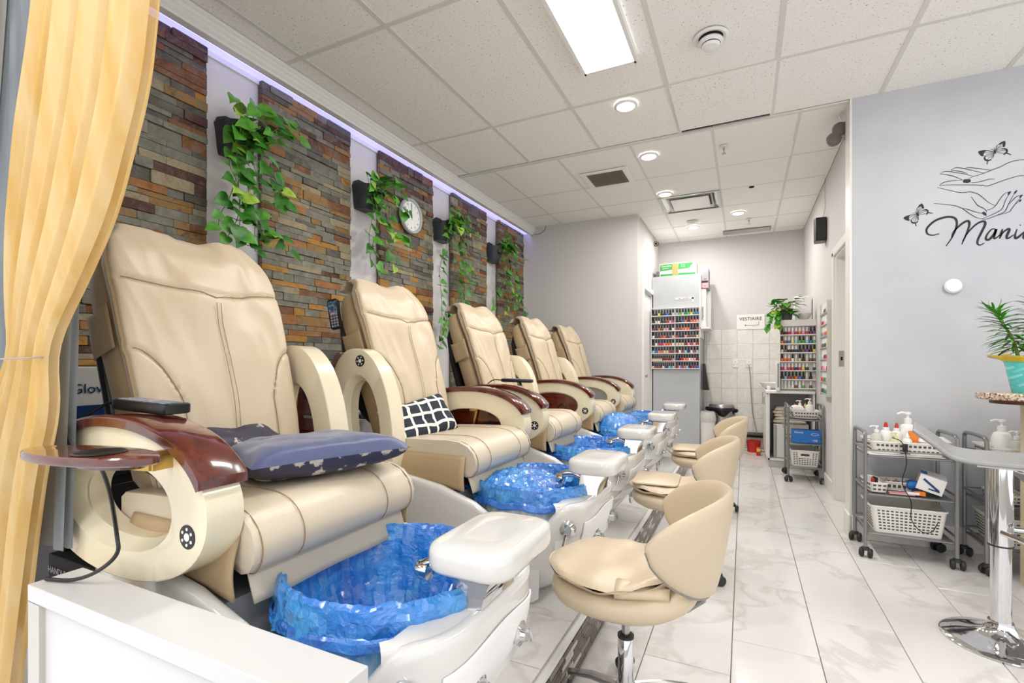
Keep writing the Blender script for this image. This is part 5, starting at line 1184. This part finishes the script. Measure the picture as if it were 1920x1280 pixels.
r=thing('wall_disc',(1.155,WY-.001,1.62),'small round white disc mounted on the grey wall','disc'); MB().lathe([(0,0),(.034,0),(.042,-.006),(.044,-.016),(.036,-.026),(0,-.030)],32,(0,0,0),'Y').build('dome','white',r)

# ================================================================= PASSAGE
# tall grey cabinet with the wall polish rack
r=thing('tall_cabinet',(-.815,7.0,0),'tall grey panelled cabinet carrying the big polish rack','cabinet')
MB().box((0,0,1.155),(.60,.60,2.31)).build('body','appliance' if False else mat('cabinet_grey','#b9bcbf',.45),r,bevel=.002)
m_=MB().box((.305,.0,1.9),(.012,.60,.82)); m_.build('side_panel','white',r)
lb=MB(); lb.box((.115,-.3015,2.005),(.23,.002,.025)).box((.215,-.3015,1.985),(.025,.002,.055)); lb=lb.build('paper_label','paper',r)
text('PEDI   VESTIAIRE',.018,'ink',parent=lb,loc=(.105,-.303,2.005))
def blister(): pass
COLS={'k':('black','#1b1a1d'),'n':('navy','#1c2a5e'),'b':('blue','#2b6fc4'),'l':('pale blue','#8fc3e2'),'y':('yellow','#e3cf3a'),'o':('orange','#e8622a'),'r':('red','#c0202c'),'d':('dark red','#6b1620'),'p':('pink','#e898ae'),'m':('magenta','#c2265e'),'w':('white','#e8e4e0'),'e':('beige','#dcc3a0'),'g':('green','#4fae3e'),'t':('teal','#17808c'),'c':('coral','#ef7f66'),'u':('purple','#6a3f93'),'s':('brown','#7a5240'),'a':('pearly','#cfc4b4')}
PM={k:mat('polish_'+v[0].replace(' ','_'),v[1],.15,coat=.6) for k,v in COLS.items()}
BM={}
def pbottle(col,cap,s=1.0):
    key=(col,cap,s)
    if key not in BM:
        m_=MB(); m_.lathe([(x*s,z*s) for x,z in ((0,0),(.0115,0),(.0125,.002),(.0125,.022),(.010,.029),(.0055,.032),(0,.032))],10)
        m_.mi=1; m_.lathe([(x*s,z*s) for x,z in ((0,.031),(.0075,.031),(.0058,.066),(.0,.067))],8)
        BM[key]=m_.build('polish_bottle',[PM[col],M['black'] if cap=='k' else M['bottle_white']],smooth=40,data_only=True)
    return BM[key]
ORD=['first','second','third','fourth','fifth','sixth','seventh','eighth','ninth','tenth','eleventh','twelfth']
def shelf_bottles(row,caps,x0,x1,y,z,where,group,s=1.0,axis='x',rz=0):
    row=row.split(); n=len(row)
    for i,c in enumerate(row):
        if c=='_': continue
        t=(i+.5)/n; p=(x0+(x1-x0)*t,y,z) if axis=='x' else (y,x0+(x1-x0)*t,z)
        cap=caps[i] if len(caps)==n else caps[0]
        o=bpy.data.objects.new('polish_bottle',pbottle(c,cap,s)); COL.objects.link(o); o.location=p
        tag(o,'%s nail polish, %s from left, %s'%(COLS[c][0],ORD[i],where),'nail polish',group)
RX0,RX1,RY=-1.105,-.525,6.695
r=thing('polish_rack',(-.815,6.69,1.085),'large clear two-column polish rack on the tall grey cabinet','rack')
m_=MB(); 
for k in range(9): 
    m_=MB(); m_.box((0,-.022,.099*k),(.60,.044,.004)).box((0,-.043,.099*k+.004),(.60,.003,.009)); m_.build('shelf','trim',r)
m_=MB(); 
for x in (-.30,0,.30): m_=MB(); m_.box((x,-.020,.40),(.006,.04,.80)); m_.build('upright','trim',r)
LR=[('k k y k n b n e','l g e t g y t b'),('k e w k d r p m','k k b o d o o p'),('d k o k p p k w','r s o c o n k m'),('w k d m o d u e','r n k p s s s e'),('k w m m c o o w','e e e d p m e r'),('l b c o e e r s','d w r l n w r l'),('e e e e e d d r d s p','n n r c o w e p d'),('e s s s d w u k l t a','d p b o l n r u b')]
HT=['top','second','third','fourth','fifth','sixth','seventh','bottom']
for k,(a,b) in enumerate(LR):
    z=1.085+.099*(7-k)+.0025
    shelf_bottles(a,'k',-1.108,-.822,6.668,z,HT[k]+' shelf of big rack left half','polish in the big rack',1.28 if len(a)<16 else 1.1)
    shelf_bottles(b,'k',-.808,-.522,6.668,z,HT[k]+' shelf of big rack right half','polish in the big rack',1.28)
# things on the cabinet
r=thing('towel_carton',(-.79,6.86,2.312),'green and white paper towel carton marked 12 on cabinet','box'); 
MB().box((0,0,.085),(.46,.26,.17)).build('carton','paper',r,bevel=.003)
m_=MB(); m_.prism([(-.222,.162),(-.07,.162),(-.07,.085),(-.222,.075)],lambda p:(p[0],-.1305,p[1]),lambda p:(p[0],-.132,p[1])); m_.prism([(.01,.162),(.20,.162),(.14,.092),(.01,.085)],lambda p:(p[0],-.1305,p[1]),lambda p:(p[0],-.132,p[1])); m_.box((-.0,-.1312,.02),(.44,.0015,.028)); m_.build('green_print','green',r)
m_=MB(); m_.box((-.03,-.133,.088),(.075,.003,.155)); tw=m_.build('towel_picture','kraft',r)
text('Cascades',.036,'paper',parent=r,loc=(-.145,-.1335,.138)); text('ENVIRO',.022,'paper',parent=r,loc=(-.155,-.1335,.105)); text('12',.055,'paper',parent=r,loc=(.065,-.1335,.125))
MB().box((.16,-.1325,.05),(.06,.002,.04)).build('barcode_patch','trim',r)
r=thing('film_carton',(-.46,6.98,2.14),'grey and pink carton hanging past the cabinet right side','box'); MB().box((0,0,.13),(.085,.30,.26)).build('carton','boxgrey',r,bevel=.002); MB().box((0,-.1515,.085),(.075,.002,.03)).build('black_band','ink',r); MB().box((0,-.151,.06),(.08,.0015,.11)).build('pink_panel','pink',r); text('1000',.022,'ink',parent=r,loc=(0,-.153,.117)); text('FILM',.018,'ink',parent=r,loc=(0,-.1535,.03)); 
r=thing('tall_carton',(-.48,6.97,1.63),'narrow white carton with blue lettering beside the cabinet','box'); MB().box((0,0,.255),(.06,.26,.50)).build('carton','paper',r,bevel=.002); text('Disposable',.040,'navybox',parent=r,loc=(-.012,-.1315,.18),rot=(PI/2,-PI/2,0))
r=thing('wall_shelf',(-.455,6.98,1.60),'small white shelf on the cabinet side under the cartons','shelf'); MB().box((0,0,.012),(.13,.56,.022)).build('board','white',r)
r=thing('back_carton',(-.455,7.15,1.63),'pale carton at the back of the cabinet side shelf','box'); MB().box((.0,0,.25),(.10,.12,.50)).build('carton','white',r)
for x,h,c,l in ((-1.06,.11,'boxgrey','small grey box at left on top of the tall cabinet'),(-1.0,.17,'smoke','taller grey mauve box behind the paper towel carton')):
    r=thing('small_box',(x,6.98,2.312),l,'box'); MB().box((0,0,h/2),(.07,.14,h)).build('carton',c,r,bevel=.003)
m_=MB(); m_.prism([(-.50,1.15),(-.47,1.15),(-.42,.80),(-.50,.80)],lambda p:(p[0],6.95,p[1]),lambda p:(p[0],7.10,p[1])); tag(m_.build('black_apron','black'),'black apron hanging on the cabinet side','apron')
# security camera
r=thing('security_camera',(-1.09,6.90,2.80),'small round black security camera in the passage corner','camera'); MB().lathe([(0,0),(.034,0),(.036,.012),(.028,.03),(0,.034)],24,(0,-.02,0),'Y').build('body','black',r); MB().lathe([(.018,-.0225),(.026,-.0225),(.026,-.0245),(.018,-.0245)],20,(0,-.0,0),'Y',cap=False).build('ring','appliance',r); MB().box((-.015,.02,.02),(.05,.03,.03)).build('mount','black',r)
# vestiaire sign
r=thing('paper_sign',(.08,7.297,1.62),'handwritten white VESTIAIRE sign with left arrow on back wall','sign'); MB().box((0,-.003,.095),(.34,.002,.20)).build('sheet','paper',r); t_=text('VESTIAIRE',.062,'ink',parent=r,loc=(0.0,-.006,.135)); 
m_=MB(); m_.box((.10,-.006,.075),(.0035,.002,.05)).box((.015,-.006,.05),(.17,.002,.0035)).box((-.062,-.006,.056),(.022,.002,.003),ry=-.6).box((-.062,-.006,.044),(.022,.002,.003),ry=.6); m_.build('arrow','ink',r)
for x,l in ((-.105,'white blank wall plate with three holes, left of the socket'),(.06,'white wall socket with a cord plugged in')):
    r=thing('wall_outlet',(x,7.298,1.16),l,'outlet'); MB().box((0,-.004,0),(.075,.008,.115)).build('plate','white',r,bevel=.003)
    m_=MB(); 
    for q in ((-.018,-.02),(.018,-.02),(0,.02)): m_.box((q[0],-.0085,q[1]),(.008,.002,.008))
    m_.build('socket_holes','rubber',r)
cable([(.06,7.275,1.14),(.075,7.27,1.0),(.085,7.27,.8),(.10,7.27,.55),(.13,7.26,.35),(.16,7.22,.22)],'grey cord running down from the wall socket',.006,'cord')
m_=MB(); m_.tube([(-.30,7.24,.20),(.28,7.24,.20)],.035,12); tag(m_.build('drain_pipe','black'),'black drain pipe along the back wall foot','pipe')
r=thing('red_pail',(.115,7.10,0),'small red pail on the floor by the sink cabinet','pail'); MB().lathe([(0,0),(.075,0),(.085,.14),(.09,.145),(.08,.145),(.072,.01),(0,.01)],24).build('body','red',r)
r=thing('red_pail',(.165,6.85,0),'red and yellow packet beside the sink cabinet foot','packet'); r.name='floor_packet'; MB().box((0,0,.05),(.05,.08,.10)).build('body','red',r,bevel=.006); MB().box((0,-.041,.07),(.04,.002,.04)).build('patch','yellow',r)
# trash cans
r=thing('step_bin',(-.27,7.05,0),'round chrome waste bin with black liner in the passage','bin'); MB().lathe([(0,0),(.15,0),(.152,.03),(.15,.03),(.15,.55),(.154,.56),(.154,.60),(.14,.615),(.0,.62)],40).build('body','steel',r); m_=MB(); m_.lathe([(.155,.52),(.158,.56),(.157,.60),(.150,.61)],36,cap=False); m_.build('lid_rim','steel',r)
m_=MB(); N=40; m_.loft([[((.159+.010*abs(sin(3*a)))*cos(a),(.159+.010*abs(sin(3*a)))*sin(a),z-dz*(.5+.5*sin(4*a+1))) for a in [2*PI*k/N for k in range(N)]] for z,dz in ((.535,.08),(.555,.01),(.575,0))],caps=False); m_.build('bin_bag','black',r,solid=.003); 
m_=MB(); m_.lathe([(0,0),(.03,.02),(.025,.05),(0,.06)],8,(.175,0,.50)); m_.lathe([(0,0),(.03,.02),(.025,.05),(0,.06)],8,(-.175,0,.52)); m_.build('bag_knot','black',r)
r=thing('white_bin',(-.43,6.78,0),'small white bin with a clear bag beside the cabinet','bin'); MB().lathe([(0,0),(.085,0),(.10,.46),(.103,.47),(.095,.47),(.08,.02),(0,.02)],28).build('body','white',r); m_=MB(); m_.lathe([(.104,.40),(.110,.44),(.10,.50),(.09,.53),(.07,.52)],20,cap=False); m_.build('clear_bag','bottle_clear',r)
r=thing('floor_tissue_box',(-.36,6.60,0),'brown carton standing behind the footrests by the cabinet','box'); MB().box((0,0,.09),(.12,.14,.18)).build('carton','kraft',r,bevel=.002)
# ---- sink cabinet along the right wall
r=thing('sink_cabinet',(.455,6.66,0),'long white sink cabinet with open towel shelf at its end','cabinet')
m_=MB(); m_.box((-.205,.0,.45),(.018,1.10,.74)).box((.225,0,.45),(.018,1.10,.74)).box((0,.54,.45),(.43,.018,.74)).box((0,0,.09),(.43,1.10,.02)).box((0,.08,.45),(.43,.018,.74)); m_.build('carcass','white',r)
MB().box((-.0,.0,.045),(.40,1.06,.09)).build('plinth','appliance',r)
MB().box((0,-.0,.835),(.47,1.14,.028)).build('worktop','white',r,bevel=.004)
m_=MB(); m_.box((-.222,-.27,.46),(.016,.53,.70)); dd=m_.build('door','white',r,bevel=.003); m_=MB(); m_.tube([(-.235,-.50,.70),(-.25,-.50,.70),(-.25,-.50,.78),(-.235,-.50,.78)],.005,8); m_.build('handle','chrome',dd)
m_=MB(); m_.box((-.222,.27,.46),(.016,.53,.70)); dd=m_.build('door','white',r,bevel=.003); m_=MB(); m_.tube([(-.235,.04,.66),(-.25,.04,.66),(-.25,.04,.80),(-.235,.04,.80)],.005,8); m_.build('handle','chrome',dd)
r=thing('towel_warmer',(.47,6.36,.10),'beige towel cabinet appliance inside the open sink cabinet end','appliance'); MB().box((0,0,.19),(.34,.34,.38)).build('housing','appliance',r,bevel=.006); MB().box((-.10,-.185,.19),(.12,.03,.37)).build('door','trim',r,bevel=.006); MB().box((-.15,-.20,.19),(.012,.02,.36)).build('door_edge','boxgrey',r)
for k in range(5):
    z=.488+.034*k; tag(pillow('folded_towel',(.455+.01*sin(k*2),6.33,z+.016),(.33-.02*(k%3),.34,.052),['towel'],'folded cream towel, %s from the bottom of the stack above the warmer'%ORD[k],group='stacked towels',seed=k*3),cat='towel')
r=thing('wash_bowl',(.30,6.50,.851),'round white bowl on the sink cabinet','bowl'); MB().lathe([(0,0),(.07,0),(.10,.02),(.135,.075),(.14,.078),(.13,.075),(.09,.02),(0,.015)],36).build('bowl_body','white',r)
m_=MB(); m_.lathe([(0,0),(.02,0),(.022,.03),(.014,.04),(0,.04)],12); o=m_.build('sponge','paper'); o.location=(.26,6.35,.851); tag(o,'small white roll at the sink cabinet front corner','roll')
r=thing('uv_lamp',(.338,6.13,.851),'tall white box standing between bowl and polish rack','dispenser'); MB().box((0,0,.16),(.035,.16,.32)).build('housing','white',r,bevel=.006); MB().box((-.0,-.081,.17),(.016,.003,.26)).build('window','boxgrey',r)
# front polish rack on the cabinet
r=thing('polish_rack',(.535,6.15,.851),'white seven-shelf polish rack standing on the sink cabinet','rack')
m_=MB(); m_.box((0,.04,.39),(.35,.006,.78)); m_.build('back','trim',r)
for x in (-.175,.175): MB().box((x,.01,.39),(.006,.06,.78)).build('side','trim',r)
for k in range(8): m_=MB(); m_.box((0,.01,.012+.098*k),(.344,.055,.004)); 
for k in range(7): m_=MB(); m_.box((0,.01,.022+.098*k),(.344,.055,.004)).box((0,-.018,.028+.098*k),(.344,.003,.009)); m_.build('shelf','trim',r)
MB().box((0,.01,.745),(.35,.06,.07)).build('header','trim',r)
FR=[('d d m p m o p m d u','kwwwwwwwkk'),('o s b y l g g l b g','kwwwwkkwkw'),('e s k k n k s u k y','kkwwwkkkkk'),('o o o w a e k a s s','kwwkwkkwww'),('m p m r n m y k _ n','wwwwwwwwww'),('k l r s o b k a k _','kkkkkkkwkk'),('w w w w s w g _ s _','wwwwwwwwww')]
for k,(a,c) in enumerate(FR): shelf_bottles(a,c,.365,.705,6.155,.851+.0245+.098*(6-k),HT[k] +' shelf of seven-shelf rack','polish in the seven-shelf rack',1.30)
# clear side rack on the right wall
r=thing('polish_rack',(.692,5.18,.86),'clear wall rack of polish beside the passage door','rack')
for k in range(8): m_=MB(); m_.box((-.022,0,.015+.103*k),(.044,.42,.003)).box((-.044,0,.020+.103*k),(.002,.42,.01)); m_.build('shelf','bottle_clear',r)
for y in (-.21,.21): MB().box((-.022,y,.42),(.045,.004,.84)).build('side','bottle_clear',r)
SR=['w w s s w','r r p w w','t l c o o','m s t k y','l w d r r','m p p w m','r o t g p','n s t g g']
for k,a in enumerate(SR): shelf_bottles(a,'w' ,5.36,5.0,.667,.86+.017+.103*(7-k),HT[k]+' shelf of clear wall rack','polish in the clear wall rack',1.45,'y')
# plant and bowl on the rack
r=thing('potted_pothos',(.43,6.19,1.636),'bushy green pothos in a square pot on the seven-shelf rack','plant')
m_=MB(); m_.loft([[(x*s,y*s,z) for x,y in rrect(.11,.11,.015,2)] for s,z in ((.85,-.004),(1,.12),(.9,.12),(.9,.10))]); m_.build('pot','pot',r)
st=MB()
for k in range(62):
    a=rnd.uniform(0,2*PI); q=Vector((cos(a)*rnd.uniform(.03,.16)-.03,sin(a)*rnd.uniform(.02,.12)-.02,rnd.uniform(.04,.26))); st.tube([(0,0,.10),q*.6+Vector((0,0,.07)),q],.0014,4)
    leaf(r,q,(cos(a),sin(a)-.3,rnd.uniform(-.6,.5)),(0,0,1),rnd.uniform(.06,.10),(3,5,2))
for v in ([(-.05,-.05,.10),(-.12,-.07,.09),(-.17,-.08,.03),(-.19,-.08,-.05),(-.195,-.08,-.10)],[(-.04,-.06,.10),(-.08,-.08,.05),(-.09,-.09,-.02),(-.085,-.09,-.07)]):
    C=crom(v,5); st.tube(C,.002,5)
    for p_ in C[3::2]: leaf(r,p_,(rnd.uniform(-1,.5),-.6,rnd.uniform(-1,0)),(0,-1,.5),rnd.uniform(.05,.08),(2,5,3))
st.build('stems','stem',r)
r=thing('white_canister',(.62,6.30,1.636),'white canister behind the pothos on the rack','canister'); MB().box((0,0,.0),(.001,.001,.001)) ; MB().box((0,0,.13),(.16,.10,.26)).build('body','white',r,bevel=.006)
r.location=(.60,6.45,.851+.0); bpy.data.objects[r.name]['label']='tall white panel box standing behind the polish rack'; 
for c_ in kids(r): c_.scale=(1,1,4.1)
r=thing('glass_bowl',(.60,6.17,1.632),'small clear glass bowl beside the pothos on the rack','bowl'); MB().lathe([(0,0),(.03,0),(.055,.03),(.065,.065),(.06,.065),(.05,.03),(0,.006)],28).build('bowl_body','bottle_clear',r)
# ---- speaker, emergency lamp
r=thing('wall_speaker',(.66,5.42,2.30),'black wall speaker high on the right passage wall','speaker'); m_=MB(); m_.prism([(-.05,-.07),(.035,-.07),(.035,.07),(-.05,.07),(-.06,0)],lambda p:(p[0],p[1],0),lambda p:(p[0],p[1],.22)); m_.build('cabinet','black',r,bevel=.004); MB().box((-.045,-.071,.11),(.0,.0,.0)); MB().box((-.005,-.072,.11),(.07,.004,.19)).build('grille','rubber',r)
cable([(.67,5.42,2.51),(.69,5.40,2.62),(.685,5.38,2.75),(.69,5.38,2.888)],'thin grey speaker wire up to the ceiling',.002,'cord')
r=thing('emergency_lamp',(.625,4.08,2.74),'twin round emergency lamp heads at the logo wall corner','emergency lamp'); MB().box((.02,0,.04),(.03,.08,.10)).build('bracket','greyplastic',r,bevel=.003)
for q,(dx,dz) in enumerate(((-.02,.045),(-.055,-.02))):
    m_=MB(); m_.lathe([(0,-.035),(.04,-.03),(.048,-.015),(.045,.01),(.03,.03),(0,.035)],24,(dx,-.02,dz),'Y'); m_.build('lamp_head','lens',r)
cable([(.60,4.05,2.89),(.605,4.04,2.85),(.635,4.04,2.80)],'white cable above the emergency lamp',.005,'trim')
cable([(-2.41,5.72,2.80),(-2.33,5.70,2.795),(-2.27,5.70,2.83),(-2.25,5.70,2.888)],'thin black wire hanging from the cornice end',.003)
# ---- far trolley
FT=(.535,5.64); trolley((FT[0],FT[1],0),.29,.40,'grey metal trolley beside the sink cabinet in the passage',0)
x,y=FT
basket((x,y,.147),.25,.34,.16,'deep white basket on the far trolley bottom shelf',0,7,handle=True,group='slotted baskets')
basket((x+.01,y-.03,.613),.23,.24,.075,'white basket of bottles on top of the far trolley',0,2,group='slotted baskets')
r=thing('glove_box',(x+.01,y-.12,.377),'blue glove box on the middle shelf of far trolley','box'); MB().box((0,0,.065),(.24,.12,.125)).build('carton','bluebox',r,bevel=.002); text('Gloves',.028,'paper',parent=r,loc=(-.065,-.0615,.105)); text('100',.03,'paper',parent=r,loc=(.07,-.0615,.03))
m_=MB(); m_.tube([(.07+.032*cos(t*PI/12),-.0615,.09+.010*sin(t*PI/12)) for t in range(24)],.0015,5,True); m_.build('oval_mark','paper',r)
bottle((x-.03,y-.02,.62),'pump','white pump bottle on the far trolley',s=1.0); bottle((x+.05,y-.05,.62),'pump','tall white pump bottle at right on far trolley',s=1.15)
bottle((x+.02,y+.03,.62),'squeeze','yellow tipped bottle on the far trolley',s=.95,cap='yellow'); bottle((x-.07,y+.03,.62),'squeeze','orange tipped bottle on the far trolley',s=.9,cap='orange'); bottle((x+.0,y-.07,.62),'squeeze','red tipped bottle on the far trolley',s=.8,cap='red')
tag(pillow('towel_wad',(x-.06,y-.07,.70),(.12,.12,.07),['paper'],'white tissue wad on the far trolley basket',seed=9),cat='tissue')
m_=MB(); m_.tube(crom([(x-.16,y-.1,.60),(x-.19,y-.12,.66),(x-.15,y-.14,.74),(x-.10,y-.12,.70),(x-.14,y-.10,.62),(x-.19,y-.12,.58),(x-.17,y-.13,.50),(x-.15,y-.12,.56)],6),.004,6); tag(m_.build('coiled_cable','cord'),'tangled grey cable at left of the far trolley','cable')
